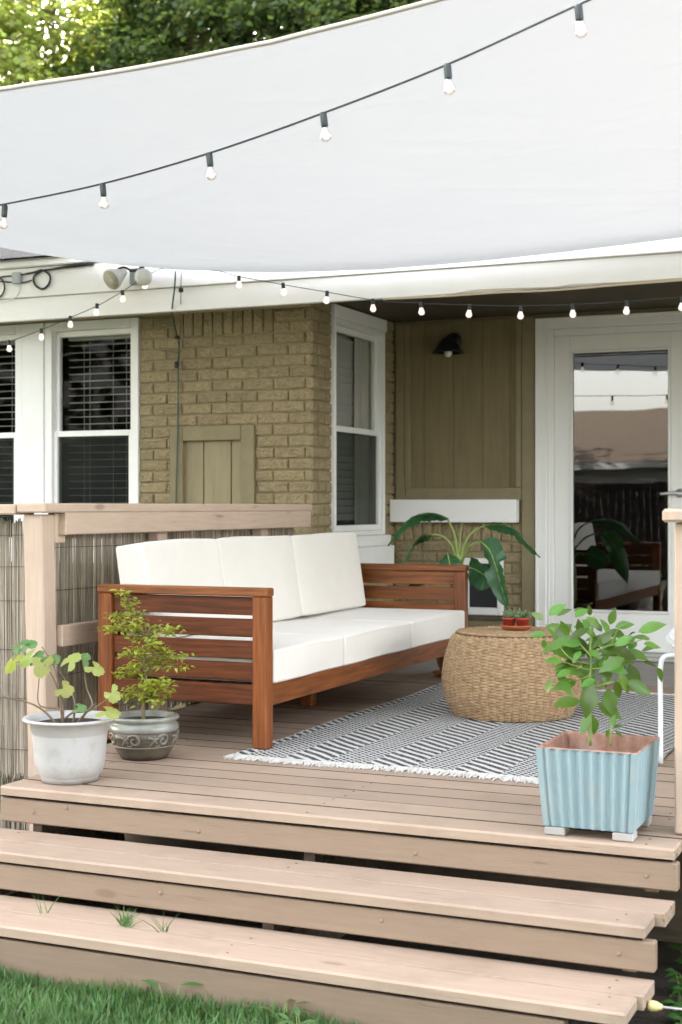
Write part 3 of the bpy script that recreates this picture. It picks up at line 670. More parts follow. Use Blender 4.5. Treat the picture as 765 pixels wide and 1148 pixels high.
fl = thing('flood_light', 'twin white flood light on the fascia above the brick edge', 'flood light', (-4.44, 7.236, 2.28))
mb = MB(); mb.box(-4.475, -4.40, 7.19, 7.236, 2.245, 2.32, .006); mb.build('junction_box', M_GREYBOX, fl)
mb = MB(); mb.tube(bez([(-4.46, 7.20, 2.325), (-4.50, 7.17, 2.345), (-4.535, 7.15, 2.325), (-4.54, 7.14, 2.295)], 10), .007, 8); mb.tube(bez([(-4.42, 7.20, 2.325), (-4.375, 7.17, 2.34), (-4.35, 7.15, 2.32), (-4.36, 7.14, 2.30)], 10), .007, 8); mb.box(-4.475, -4.38, 7.188, 7.205, 2.318, 2.338, .004); mb.build('bracket', M_BLACK, fl, True)
ax = Vector((-.22, -.85, -.48)).normalized()
mb = MB(); c = Vector((-4.52, 7.16, 2.30)); mb.lathe([(0, -.05), (.02, -.05), (.028, -.02), (.06, .055), (.063, .075), (.057, .077)], c-ax*.0, 28, ax); h = mb.build('lamp_head', M_LAMPW, fl, True)
mb = MB(); mb.lathe([(.057, .0785), (.054, .081), (.03, .086), (0, .088)], c, 28, ax); mb.build('lens', mat('ribbed lens', (.42, .40, .32), .25, .15, 40, bump=.3), h, True)
ax2 = Vector((.25, -.85, -.3)).normalized(); c = Vector((-4.355, 7.17, 2.285))
mb = MB(); mb.lathe([(0, -.045), (.02, -.045), (.026, -.02), (.048, .02), (.052, .04), (.045, .062), (.02, .07), (0, .072)], c, 28, ax2); mb.build('lamp_head', M_LAMPW, fl, True)

cb = thing('power_cable', 'black cable with coiled loops on the white fascia at far left', 'cable', (-5.2, 7.238, 2.3))
def pY(u, v, y=7.225): return atY(u, v, y)
mb = MB(); mb.tube(bez([pY(*p) for p in ((105, 296), (90, 298), (72, 300), (58, 302), (46, 304), (38, 311), (40, 320), (48, 324), (55, 318), (56, 309), (48, 303), (40, 305), (30, 307))], 60), .0065, 7)
mb.tube(bez([pY(*p) for p in ((105, 295.5), (90, 296.5), (75, 299), (60, 301))], 14), [.003, .005, .008, .010, .012, .012, .012, .011, .010, .009, .008, .007, .006, .005, .004], 7)
mb.tube(bez([pY(*p) for p in ((36, 314), (30, 316), (24, 317), (12, 316.5), (-6, 315))], 20), .0045, 6); mb.tube(bez([pY(*p) for p in ((30, 307), (18, 309), (5, 310), (-8, 313))], 20), .0045, 6)
mb.tube(bez([pY(*p) for p in ((-2, 310), (4, 316), (5, 325), (1, 332), (-6, 334))], 20), .005, 6); mb.build('cord', M_BLACK, cb, True)
mb = MB(); p = pY(19.5, 312); mb.box(p.x-.03, p.x+.03, 7.205, 7.237, p.z-.036, p.z+.036, .006); mb.build('junction_box', M_GREYBOX, cb)
mb = MB(); mb.tube(bez([pY(*q, 7.232) for q in ((22, 320), (21, 328), (16, 334), (6, 337), (-4, 338))], 16), .003, 5); mb.build('white_wire', M_FASCIA, cb, True)

gc = thing('hanging_cord', 'thin green extension cord hanging from the roof edge down the brick wall', 'cord', (-4.2, 7.22, 2.3))
pts = [(197, 304, 7.20), (196, 322, 7.20), (194, 338, 7.215), (193, 352, 7.3), (196, 366, 7.45), (199, 377, 7.55), (201, 392, 7.56), (200, 412, 7.565), (200, 440, 7.57), (199.5, 480, 7.565), (198.5, 520, 7.56), (197.5, 560, 7.555), (197, 600, 7.55)]
mb = MB(); mb.tube(bez([atY(*p) for p in pts], 60), .0048, 6); mb.build('cord', M_GREENW, gc, True)
mb = MB(); mb.tube(bez([atY(*p) for p in ((203.5, 304, 7.2), (203, 325, 7.2), (202.5, 350, 7.3), (202, 374, 7.5), (201, 390, 7.55), (199, 407, 7.555))], 30), .0022, 5)
mb.tube(bez([atY(*p) for p in ((200, 396, 7.55), (188, 393, 7.57), (180, 393, 7.585))], 10), .0022, 5); mb.build('thin_wire', M_BLACK, gc, True)
for u, v, yy, r, h in ((203, 325, 7.195, .014, .026), (199, 378, 7.545, .016, .02), (198, 409, 7.55, .013, .038)):
    p = atY(u, v, yy); mb = MB(); mb.lathe([(0, -h/2), (r*.8, -h/2), (r, -h/3), (r, h/3), (r*.6, h/2), (0, h/2)], p, 12); mb.build('plug', M_BLACK, gc, True)
cd = thing('conduit', 'thin pale cable clipped along the underside of the fascia over the entry', 'cable', (-2, 7.25, 2.09))
mb = MB(); mb.tube(bez([atY(u, v, 7.244) for u, v in ((430, 335.5), (500, 332), (560, 328), (620, 325.5), (700, 319), (760, 314.5), (820, 310.5))], 50), .0055, 6); mb.tube(bez([atY(u, v, 7.243) for u, v in ((500, 331), (540, 325), (620, 322), (645, 319), (700, 316.5), (765, 312))], 40), .003, 5); mb.build('cord', mat('cream wire', (.55, .47, .34), .5, .1, 8), cd, True)

# ------------------------------------------------------------------ string lights
def lights(th, wire_pts, bulbs, wr, sock_r, sock_h, globe_r, m_sock, mbulb):
    mb = MB(); mb.tube(wire_pts, wr, 6); mb.build('wire', M_SOCKET, th, True)
    for p in bulbs:
        p = Vector(p); t = Vector((random.uniform(-.1, .1), random.uniform(-.1, .1), 1)).normalized()
        mb = MB(); mb.lathe([(0, .3*sock_h), (sock_r*.75, .3*sock_h), (sock_r, .2*sock_h), (sock_r, -.55*sock_h), (sock_r*.9, -.7*sock_h), (0, -.7*sock_h)], p, 14, t); so = mb.build('socket', m_sock, th, True)
        g = globe_r; c = p - t*(.7*sock_h)
        mb = MB(); mb.lathe([(0, 0), (g*.62, -.02*g), (g*.66, -.45*g), (g*.9, -.9*g), (g, -1.4*g), (g*.9, -1.9*g), (g*.55, -2.25*g), (.0, -2.4*g)], c, 18, t); mb.build('bulb', mbulb, so, True)
        mb = MB(); mb.tube([c-t*.2*g, c-t*1.0*g], g*.22, 6); mb.tube([c-t*1.0*g, c-t*1.7*g], [g*.12, g*.2], 6); mb.build('filament', M_FIL, so, True)
M_FIL = bpy.data.materials.new('warm filament'); _N, _L = nt(M_FIL); _N.remove(_N['Principled BSDF']); _e = _N.new('ShaderNodeEmission'); _e.inputs[0].default_value = (1, .62, .38, 1); _e.inputs[1].default_value = .22; _L.new(_e.outputs[0], _N['Material Output'].inputs[0])
A = atT(650, 10, 3.65); B = atT(5, 231, 5.05); d = (B-A); d.z = 0
def onplane(u, v):
    q = ray(u, v); n = Vector((d.y, -d.x, 0)); t = n.dot(A-Vector((0, 0, EYE)))/n.dot(q); return Vector((0, 0, EYE))+q*t
near = [onplane(*p) for p in ((649, 11), (502, 77), (363, 131), (235, 176), (115.5, 210), (5.5, 234))]
wire = bez([onplane(*p) for p in ((860, -95), (760, -43), (647, 6), (500, 73), (362, 127), (234, 172), (115, 206), (5, 229), (-110, 250), (-260, 268))], 90)
sl = thing('string_lights', 'near string of clear bulbs in dark sockets crossing in front of the white sail', 'string lights', near[3])
lights(sl, wire, near, .0032, .0105, .044, .0175, M_SOCKET, M_BULB)
YL = 7.16
far = [(10, 386), (46, 372), (79, 358.5), (109.5, 346), (137.5, 323), (162, 305)]
far = [(10, 385), (46.5, 372), (79, 358), (109, 344), (137.5, 329), (162, 314), (268, 313), (317.5, 321), (367, 330), (418, 339), (472, 342.5), (527, 345), (584, 346.5), (642, 344.5), (703, 341), (765, 336.5)]
FB = [atY(u, v-2, YL) for u, v in far]
hook = atY(168, 306, 7.2)
w1 = bez([atY(u, v, YL) for u, v in ((-60, 398), (-25, 392), (10, 383), (46, 370), (79, 356), (109, 343), (137, 327), (158, 313), (170, 306), (190, 300), (240, 303), (268, 310), (317, 319), (367, 327.5), (418, 336), (472, 340), (527, 342), (584, 343), (642, 341.5), (703, 338), (765, 333), (830, 326))], 120)
sl2 = thing('string_lights', 'far string of warm globe bulbs draped along the white fascia and door recess', 'string lights', FB[8])
lights(sl2, w1, FB, .0022, .0105, .032, .0168, M_SOCKET, M_BULB2)

# ------------------------------------------------------------------ shade sail
def interp(x, xs, ys): return float(np.interp(x, xs, ys))
def smoothfit(pts, deg):
    xs, ys = zip(*pts); return np.poly1d(np.polyfit(xs, ys, deg))
zn = smoothfit([(-5.0, 2.44), (-3.6, 2.315), (-2.812, 2.279), (-2.609, 2.273), (-2.413, 2.270), (-2.193, 2.279), (-1.893, 2.297), (-1.629, 2.316), (-1.474, 2.331), (-1.328, 2.35), (-.5, 2.47), (.6, 2.66), (1.4, 2.80)], 5)
zf = smoothfit([(-6.6, 2.82), (-6.0, 2.68), (-5.384, 2.544), (-5.156, 2.47), (-4.744, 2.385), (-4.437, 2.341), (-3.851, 2.279), (-3.135, 2.248), (-2.518, 2.234), (-2.033, 2.242), (-1.284, 2.277), (-.4, 2.33), (.6, 2.42), (1.4, 2.5)], 5)
def sailp(s, t):
    xn = -4.6+5.9*s; xf = -6.5+7.8*s; yn = 3.75; yf = 7.18
    x = xn+(xf-xn)*t; y = yn+(yf-yn)*t
    z = zn(xn)*(1-t)+zf(xf)*t
    z += .010*math.sin(5*s*PI)*math.sin(PI*t) - .05*math.sin(PI*t)*(1-abs(2*s-1))*.5
    for (cx0, cy0, an, ln, am) in CREASES:       # fold lines left from packing and tension
        dx, dy = x-cx0, y-cy0; a = dx*math.cos(an)+dy*math.sin(an); b = -dx*math.sin(an)+dy*math.cos(an)
        if abs(a) < ln: z += am*math.exp(-(b/.045)**2)*math.cos(a/ln*PI/2)
    return Vector((x, y, z))
_g = random.Random(17)
CREASES = [(_g.uniform(-3.6, .2), _g.uniform(4.0, 6.9), _g.choice((.55, .62, .7, -.6, -.5))+_g.uniform(-.08, .08), _g.uniform(.5, 1.5), _g.choice((-1, 1))*_g.uniform(.004, .011)) for _ in range(34)]
sail = thing('shade_sail', 'large white fabric shade sail stretched over the deck to the fascia', 'shade sail', (-2, 5.4, 2.3))
mb = MB(); mb.grid(sailp, 260, 150); mb.build('canopy', M_SAIL, sail, True)
mb = MB(); pts = [sailp(i/90, 0)+Vector((0, -.003, .004)) for i in range(91)]; mb.tube(pts, .0072, 6)
mb.tube([sailp(i/90, 1)+Vector((0, .012, .006)) for i in range(91)], .004, 6); mb.build('hem', M_HEM, sail, True)
mb = MB()
for s, t, w in ((0, 0, (-6.5, 3.0, 2.9)), (1, 0, (3.0, 2.9, 3.05)), (1, 1, (2.6, 7.24, 2.6)), (0, 1, (-6.9, 7.24, 2.9))): mb.tube([sailp(s, t), w], .006, 6)
mb.build('tie_rope', M_PALE, sail, True)

# ------------------------------------------------------------------ sofa
sofa = thing('outdoor_sofa', 'brown slatted hardwood three seat sofa frame on the deck along the railing', 'sofa', (-2.86, 6.2, 0))
XA, XB, Y0, Y1 = -3.25, -2.48, 4.98, 7.44; SZ = .633
for nm, x0, x1, y0, y1 in (('leg', XB-.063, XB, Y0, Y0+.06), ('leg', XA, XA+.063, Y0, Y0+.06), ('leg', XB-.063, XB, Y1-.06, Y1), ('leg', XA, XA+.063, Y1-.06, Y1)):
    mb = MB(); mb.box(x0, x1, y0, y1, 0.0085 if x1 == XB else .002, SZ-.034, .005); mb.build(nm, M_SOFAZ, sofa)
for y0 in (Y0-.003, Y1-.063):
    mb = MB(); mb.box(XA-.002, XB+.003, y0, y0+.066, SZ-.0335, SZ, .005); mb.build('arm_rail', M_SOFA, sofa)
    for k in range(4):
        zt = .596-.0855*k; mb = MB(); mb.box(XA+.064, XB-.064, y0+.024, y0+.044, zt-.071, zt, .003); mb.build('arm_slat', M_SOFASHADE if y0 < 6 else M_SOFA, sofa)  # near arm slats take the shade-darkened copy of the wood
    mb = MB(); mb.box(XA+.064, XB-.064, y0+.018, y0+.05, .175, .254, .004); mb.build('arm_slat', M_SOFASHADE if y0 < 6 else M_SOFA, sofa)
mb = MB(); mb.box(XB-.045, XB-.008, Y0+.061, Y1-.061, .171, .258, .004); mb.build('front_rail', M_SOFAY, sofa)
mb = MB(); mb.box(XA+.012, XA+.05, Y0+.061, Y1-.061, .171, .258, .004); mb.build('rear_rail', M_SOFAY, sofa)
for k in range(4):
    mb = MB(); mb.box(XA+.02, XA+.04, Y0+.061, Y1-.061, .30+.08*k, .36+.08*k, .003); mb.build('back_slat', M_SOFAY, sofa)
for k in range(9):
    x = XA+.09+k*.072; mb = MB(); mb.box(x-.026, x+.026, Y0+.07, Y1-.07, .226, .245, .003); mb.build('seat_slat', M_SOFAY, sofa)
mb = MB(); mb.box(-2.90, -2.84, 6.18, 6.24, .002, .170, .004); mb.build('centre_leg', M_SOFAZ, sofa)

def cushion(name, label, cat, grp, c, h, r, tilt=0, puff=.012, seed=0, seam=True):
    """soft box: rounded corners, slightly domed faces, welt seams"""
    g = random.Random(seed); n = 26; c = Vector(c)
    root = thing(name, label, cat, (c.x, c.y, c.z-h[2]), grp)
    ca, sa = math.cos(tilt), math.sin(tilt)
    ph = [g.uniform(0, 6) for _ in range(6)]
    def shape(p):
        q = Vector((max(-h[i]+r, min(h[i]-r, p[i]*h[i])) for i in range(3)))
        d = Vector((p[i]*h[i] for i in range(3)))-q
        if d.length > 1e-9: q = q + d.normalized()*r*min(1, max(abs(d[i])/r for i in range(3)))
        a, b, cc = p
        for i in range(3):
            o = [j for j in range(3) if j != i]
            if abs(p[i]) > .98:
                f = (1-p[o[0]]**4)*(1-p[o[1]]**4); wv = math.sin(p[o[0]]*3.1+ph[0])*math.sin(p[o[1]]*2.7+ph[1])*.35+.65
                q[i] += math.copysign(puff*f*wv*(1.0 if h[i] < .2 else .55), p[i])
        q.x += .004*math.sin(b*4+ph[2]); q.z += .003*math.sin(b*3.3+ph[3])*(1 if cc > 0 else .2)
        return c + Vector((q.x*ca+q.z*sa, q.y, -q.x*sa+q.z*ca))
    mb = MB()
    for d in range(3):
        e, f = [i for i in range(3) if i != d]
        for sgn in (-1, 1):
            def fn(s, t):
                p = [0, 0, 0]; p[d] = sgn
                for ax0, w0 in ((e, s), (f, t)):
                    kk = abs(2*w0-1)*n/2; edge = 4; R_ = r/h[ax0]
                    qq = (1-R_)*kk/(n/2-edge) if kk <= n/2-edge else 1-R_+R_*(kk-(n/2-edge))/edge
                    p[ax0] = math.copysign(qq, w0-.5)
                return shape(p)
            mb.grid(fn, n, n)
    o = mb.build('cover', M_CUSH, root, True)
    import bmesh
    bm = bmesh.new(); bm.from_mesh(o.data); bmesh.ops.remove_doubles(bm, verts=bm.verts, dist=1e-4); bmesh.ops.recalc_face_normals(bm, faces=bm.faces); bm.to_mesh(o.data); bm.free()
    o.data.polygons.foreach_set('use_smooth', [True]*len(o.data.polygons))
    # welt along the two long-face outlines
    mb = MB()
    ax_ = 2 if h[2] < h[0] else 0
    for sgn in (-1, 1):
        loop = []; m = 16; o2 = [i for i in range(3) if i != ax_]
        for (a0, b0), (a1, b1) in (((-1, -1), (1, -1)), ((1, -1), (1, 1)), ((1, 1), (-1, 1)), ((-1, 1), (-1, -1))):
            for i in range(m):
                t = i/m; p = [0, 0, 0]; p[ax_] = sgn*.86; p[o2[0]] = a0+(a1-a0)*t; p[o2[1]] = b0+(b1-b0)*t; loop.append(shape(p))
        loop.append(loop[0]); mb.tube(loop, .0028, 5, False)
    mb.build('welt', M_CUSH, root, True)
    return root
for i, (ya, yb, w) in enumerate(((5.047, 5.715, 'nearest the camera'), (5.722, 6.535, 'in the middle'), (6.542, 7.37, 'farthest from the camera'))):
    cushion('seat_cushion', f'cream seat cushion {w} on the sofa', 'seat cushion', 'cream seat cushions on the sofa', (-2.832, (ya+yb)/2, .325), (.362, (yb-ya)/2, .067), .013, 0, .005, i)
for i, (ya, yb, w) in enumerate(((5.05, 5.685, 'leaning nearest the camera'), (5.692, 6.465, 'leaning between two others'), (6.472, 7.285, 'leaning at the far arm end'))):
    cushion('back_cushion', f'cream back cushion {w}', 'back cushion', 'cream back cushions on the sofa', (-3.115, (ya+yb)/2, .598), (.068, (yb-ya)/2, .202), .012, -.15, .005, 10+i)

# ------------------------------------------------------------------ rug
rx0, rx1, ry0, ry1 = -2.55, -1.045, 4.835, 7.26
rug = thing('rug', 'black and white diamond woven rug with white fringe on the deck', 'rug', (-1.8, 6.0, .002))
mb = MB()
def rg(s, t):
    x = rx0+(rx1-rx0)*s; y = ry0+(ry1-ry0)*t
    return Vector((x+.008*math.sin(y*5)*(1 if s < .02 or s > .98 else 1), y+.010*math.sin(x*6.2), .0075+.0012*math.sin(x*21+y*5)*math.sin(y*17)))
mb.grid(rg, 40, 60); lo = [rg(s, t) for s, t in ((0, 0), (1, 0), (1, 1), (0, 1))]
mb.build('weave', M_RUG, rug, True)
mb = MB(); gr = random.Random(9)
for t, sgn in ((0, -1), (1, 1)):
    n = 130
    for i in range(n):
        s = (i+.5)/n; p = rg(s, t); p.z = .0065
        for q in range(4):
            a = gr.uniform(-.8, .8); l = gr.uniform(.03, .075)
            e = p + Vector((math.sin(a)*l*.7, sgn*math.cos(a)*l, -.003)); mb.tube([p+Vector((gr.uniform(-.005, .005), -sgn*.012, .002)), (p+e)/2+Vector((gr.uniform(-.006, .006), 0, gr.uniform(0, .004))), e], [.0028, .0024, .0016], 4)
mb.build('fringe', M_FRINGE, rug)
mb = MB()
for i in range(60):      # weft ends showing along the left selvedge
    p = rg(0, (i+.5)/60); mb.tube([p, p+Vector((-.010, gr.uniform(-.01, .01), -.003))], .003, 4)
mb.build('selvedge', M_FRINGE, rug)

# ------------------------------------------------------------------ wicker ottoman
OC = Vector((-1.892, 6.30, .0095)); OHT = .375
ott = thing('wicker_ottoman', 'round barrel shaped tan wicker ottoman standing on the rug', 'ottoman', OC)
def orad(t): return .262+.048*math.sin(PI*min(1, max(0, t))**.9)-.0*t
NC, NR = 54, 28; na, nz = NC*10, NR*8
V = np.zeros(((nz+1)*na, 3)); A_ = np.arange(na)/na*2*PI
prof = []
for j in range(nz+1):
    t = j/nz; r = .258+.050*math.sin(PI*t**.85); z = OHT*t*.985
    if t > .93: q = (t-.93)/.07; r -= .018*q*q
    colp = A_/(2*PI)*NC + np.sin(t*9+A_*3)*.04; row = t*NR+.5*(np.floor(colp) % 2)+np.sin(np.floor(colp)*7.3)*.10; ph = row-np.floor(row); bulge = np.sqrt(np.maximum(0, 1-(2*ph-1)**2))
    w = .0125*(.25+.75*bulge)*np.abs(np.sin(PI*colp))**.45
    seam = -.003*np.exp(-((colp % 1-.5)/.12)**2)
    rr = r+w+seam*0+.0008*np.sin(colp*1.7+row)
    V[j*na:(j+1)*na, 0] = OC.x+rr*np.cos(A_); V[j*na:(j+1)*na, 1] = OC.y+rr*np.sin(A_); V[j*na:(j+1)*na, 2] = OC.z+z
I = np.arange(nz)[:, None]*na; J = np.arange(na)[None, :]; J2 = (J+1) % na
F = np.stack([I+J, I+J2, I+na+J2, I+na+J], -1).reshape(-1, 4)
npmesh('woven_body', V, F, M_WICK, ott, smooth=True)
nr = 60; V = np.zeros(((nr+1)*na, 3))
for j in range(nr+1):
    t = j/nr; r = .242*(1-t)+.002; row = t*18; ph = row-math.floor(row); bulge = math.sqrt(max(0, 1-(2*ph-1)**2))
    w = .004*bulge*(.6+.4*np.cos(PI*(A_/(2*PI)*NC+math.floor(row))))
    V[j*na:(j+1)*na, 0] = OC.x+r*np.cos(A_); V[j*na:(j+1)*na, 1] = OC.y+r*np.sin(A_); V[j*na:(j+1)*na, 2] = OC.z+OHT*.985+.001+w+.004*math.sqrt(t)
I = np.arange(nr)[:, None]*na; F = np.stack([I+J, I+J2, I+na+J2, I+na+J], -1).reshape(-1, 4)
npmesh('woven_top', V, F, M_WICK, ott, smooth=True)
mb = MB()
for k in range(2):
    pts = []
    for i in range(241):
        a = i/240*2*PI; q = a*36+k*PI; pts.append(OC+Vector(((.2425+.005*math.cos(q))*math.cos(a), (.2425+.005*math.cos(q))*math.sin(a), OHT*.985+.001+.0045*math.sin(q))))
    mb.tube(pts, .0052, 6, False)
mb.build('braided_edge', M_WICK, ott, True)
mb = MB(); mb.lathe([(0, 0), (.254, 0), (.256, .37), (.2, .372), (0, .372)], OC, 40); mb.build('core', M_WICKDARK, ott)

OT = OC.z+OHT*.985+.010
sc = Vector((-1.885, 6.34, OT))
mb = MB(); mb.lathe([(0, 0), (.055, 0), (.072, .016), (.074, .020), (.070, .021), (.055, .008), (0, .007)], sc, 40); o = mb.build('plant_saucer', M_TERRA, None, True); tag(o, 'terracotta saucer with two red pots on the wicker ottoman', 'saucer')
def suc(loc, label, seed, spiky):
    g = random.Random(seed); loc = Vector(loc); t = thing('potted_succulent', label, 'succulent', loc, 'small succulents on the saucer')
    mb = MB(); mb.lathe([(0, 0), (.024, 0), (.029, .036), (.031, .036), (.0315, .046), (.028, .046), (.027, .038), (0, .037)], loc, 28); mb.build('pot', M_REDPOT, t, True)
    mb = MB()
    for i in range(34 if spiky else 44):
        a = g.uniform(0, 2*PI); e = g.uniform(.15, 1.4); l = g.uniform(.018, .042); b = loc+Vector((math.cos(a)*.008, math.sin(a)*.008, .038+g.uniform(0, .012)))
        d_ = Vector((math.cos(a)*math.cos(e), math.sin(a)*math.cos(e), math.sin(e))); 
        mb.tube([b, b+d_*l*.5, b+d_*l*.85+Vector((0, 0, .002)), b+d_*l+Vector((0, 0, .004))], [.0028, .0042, .0032, .0005], 5)
    mb.build('leaves', L_SUC, t, True)
suc(sc+Vector((-.031, -.004, .0085)), 'darker spiky succulent in left red pot on the saucer', 1, True)
suc(sc+Vector((.032, .0, .0085)), 'pale rosette succulent in right red pot on the saucer', 2, False)

# ------------------------------------------------------------------ leaf shapes
def leaf(mb, base, d, up, L_, W, droop=.3, fold=.25, n=5, power=.75, twist=0):
    d = Vector(d).normalized(); up = Vector(up); s = d.cross(up)
    s = s.normalized() if s.length > 1e-5 else d.orthogonal().normalized()
    u = s.cross(d).normalized(); base = Vector(base); vs = []
    for i in range(n+1):
        t = i/n; w = W*(math.sin(PI*min(1, t**power*.97+.03)))*.5 if i < n else 0
        c = base+d*(L_*t)-u*(droop*L_*t*t)
        vs += [c-s*w+u*(fold*w), c, c+s*w+u*(fold*w)]
    fs = []
    for i in range(n):
        a = i*3; fs += [(a, a+1, a+4, a+3), (a+1, a+2, a+5, a+4)]
    mb.add(vs, fs)
def lobed(mb, c, nrm, d, R_, g, droop=.22):
    """palmate five-lobed toothed leaf, veins radiating from the stalk end"""
    n = Vector(nrm).normalized(); d = Vector(d); d = (d-n*d.dot(n)).normalized(); s = n.cross(d); c = Vector(c); vs = [c]
    m = 60; R_ *= .92; sk = g.uniform(-.12, .12); ph = g.uniform(0, 6)
    for ring in (.35, .7, 1.0):
        for i in range(m+1):
            a = -2.5+5.0*i/m; lobe = abs(math.cos(a*5/4))**.6
            r = R_*(.50+.50*lobe)*(1-.16*abs(a)/2.5)
            if ring == 1.0: r *= 1+.05*math.sin(a*16+ph)+g.uniform(-.02, .02)
            else: r *= ring
            vs.append(c + d*(math.cos(a+sk)*r) + s*(math.sin(a+sk)*r) - n*(droop*r*r/R_) + n*(.05*r*math.cos(a*5/2*2)) + n*(.06*r*math.sin(a*1.7+ph)))
    w = m+1; fs = [(0, i, i+1) for i in range(1, m+1)]
    for q in (0, 1): fs += [(1+q*w+i, 1+(q+1)*w+i, 1+(q+1)*w+i+1, 1+q*w+i+1) for i in range(m)]
    mb.add(vs, fs)

# ------------------------------------------------------------------ white pot with lobed leaves
PW = Vector((-2.853, 4.20, 0.002))
wp = thing('potted_plant', 'leggy plant with lobed leaves in a white plastic pot on the deck corner', 'potted plant', PW)
mb = MB(); mb.lathe([(0, .004), (.092, .004), (.098, .0), (.100, .016), (.103, .020), (.112, .028), (.122, .07), (.129, .16), (.131, .168), (.1335, .170), (.138, .205), (.160, .2085), (.163, .214), (.161, .219), (.150, .219), (.128, .206), (.126, .195), (.0, .193)], PW, 64)
pot = mb.build('pot', M_POTW, wp, True)
mb = MB(); mb.lathe([(0, .1945), (.06, .199), (.122, .1965), (.124, .195)], PW, 30); mb.build('soil', M_SOIL, wp, True)
mb = MB()       # faint raised flower ornament on the front
gg = random.Random(4)
for k in range(7):
    a0 = -PI/2-.62+k*.21
    sp = []
    for i in range(15):
        q = i/14*3.6*(1 if k % 2 else -1); rr = .022*(1-i/18); a = a0+math.cos(q)*rr/.122; zz = .098+math.sin(q)*rr*1.2; r = .1175+(zz-.07)*.085
        sp.append(PW+Vector((math.cos(a)*r, math.sin(a)*r, zz)))
    mb.tube(sp, .0028, 5)
mb.build('ornament', mat('greyish ornament', (.34, .345, .37), .5, .06, 14), pot, True)
yP = PW.y
def pw(u, v, dy=0): return atY(u, v, yP+dy)
stems = [[(70, 810, 0), (66, 770, 0), (60, 745, 0), (47, 725, .0), (40, 745, .02)][:4], [(71, 811, 0), (70, 790, 0), (60, 760, -.02), (50, 745, -.03), (46, 755, -.04)][:4], [(64, 812, -.02), (48, 796, -.04), (30, 787, -.05), (0, 780, -.07), (-18, 774, -.08)],
         [(82, 811, .0), (84, 790, .01), (78, 770, .02), (66, 751, .02)], [(88, 811, 0), (96, 800, 0), (104, 790, 0), (97, 770, .02), (95, 749, .02)], [(73, 806, 0), (82, 799, 0), (100, 797, -.02), (118, 786, -.03), (126, 780, -.03)], [(70, 808, .02), (66, 795, .03), (44, 790, .03), (44, 760, .03)], [(86, 812, -.02), (95, 800, -.03), (106, 789, -.03)]]
mb = MB()
for st in stems: mb.tube(bez([pw(*p) for p in st], 16), [.0042-.0022*i/16 for i in range(17)], 6)
mb.build('stem', M_STEM, wp, True)
gl = random.Random(8)
mb = MB(); lv = [(14, 741, -.05, .055, (-.4, 0, .3), (-1, 0, -.35)), (34, 737, 0, .052, (.1, -.7, .7), (-.3, 0, -.5)), (47, 744, -.03, .055, (.2, -.8, .5), (.1, 0, -1)), (78, 742, .0, .050, (-.1, -.8, .6), (.1, 0, .3)), (106, 748, .01, .044, (.5, -.5, .8), (1, 0, -.3)), (71, 772, -.05, .046, (.1, -.8, .6), (.6, 0, -.4)), (125, 777, -.04, .042, (0, -.9, .35), (.2, 0, -.2)), (120, 797, -.03, .055, (.1, -.35, .9), (1, 0, -.25))]
for u, v, dy, R_, n, d_ in lv: lobed(mb, pw(u, v, dy), n, d_, R_, gl)
mb.build('leaves', L_FIG, wp, True)
mb = MB()
for u, v, dy, R_, n, d_ in ((22, 724, .02, .048, (-.3, -.6, .8), (-.6, 0, .5)), (30, 722, .03, .042, (.2, -.7, .8), (.6, 0, .4)), (92, 740, .04, .042, (.3, -.6, .7), (.2, 0, .7)), (88, 793, -.03, .033, (.1, -.6, .8), (.8, 0, .1)), (42, 738, .02, .045, (0, -.7, .7), (-.2, 0, .6)), (55, 740, .0, .045, (0, -.7, .7), (.5, 0, .3))): lobed(mb, pw(u, v, dy), n, d_, R_, gl)
mb.build('leaves', L_FIG2, wp, True)

# ------------------------------------------------------------------ dark glazed pot with small tree
PD = Vector((-2.853, 4.69, .002))
dp = thing('potted_tree', 'small lime green bonsai-like tree in dark ornamented glazed pot beside the sofa', 'potted tree', PD)
mb = MB(); mb.lathe([(0, .003), (.080, .003), (.086, .0), (.098, .018), (.116, .048), (.1255, .082), (.1285, .104)], PD, 64); pot = mb.build('pot', M_CLAY, dp, True)
mb = MB(); mb.lathe([(.1283, .1045), (.1315, .110), (.130, .126), (.122, .134), (.1205, .139), (.130, .146), (.133, .153), (.129, .160), (.119, .161), (.112, .154), (.110, .14), (0, .138)], PD, 64); mb.build('rim', M_GLAZE, pot, True)
mb = MB(); mb.lathe([(.1205, .0485), (.1215, .0505), (.1205, .0525)], PD, 64)
def onpot(a, z): r = .1165+(z-.05)*.225+.001; return PD+Vector((math.cos(a)*r, math.sin(a)*r, z))
for k in range(7):
    a0 = -PI/2+.10+k*2*PI/7
    def cur(fn, n, r0, r1): mb.tube([onpot(a0+fn(i/n)[0]/.122, fn(i/n)[1]) for i in range(n+1)], [r0+(r1-r0)*i/n for i in range(n+1)], 6)
    cur(lambda t: (.018+math.cos(2.6-t*7.4)*.024*(1-.72*t), .078+math.sin(2.6-t*7.4)*.024*(1-.72*t)), 30, .0056, .0046)
    cur(lambda t: (.0-.034*t, .088-.032*t+.008*math.sin(PI*t)), 10, .0056, .002)
    cur(lambda t: (-.012-.030*t, .070+.026*t+.006*math.sin(PI*t*1.4)), 10, .0032, .0062)
    cur(lambda t: (-.006-.012*t, .066+.030*t), 8, .003, .0016); cur(lambda t: (-.012+.020*t, .060-.003*math.sin(PI*t)), 8, .0015, .0035)
mb.build('relief', M_RELIEF, pot, True)
mb = MB(); mb.lathe([(0, .1385), (.05, .142), (.109, .1395)], PD, 30); mb.build('soil', M_SOIL, dp, True)
def pdp(u, v, dy=0): return atY(u, v, PD.y+dy)
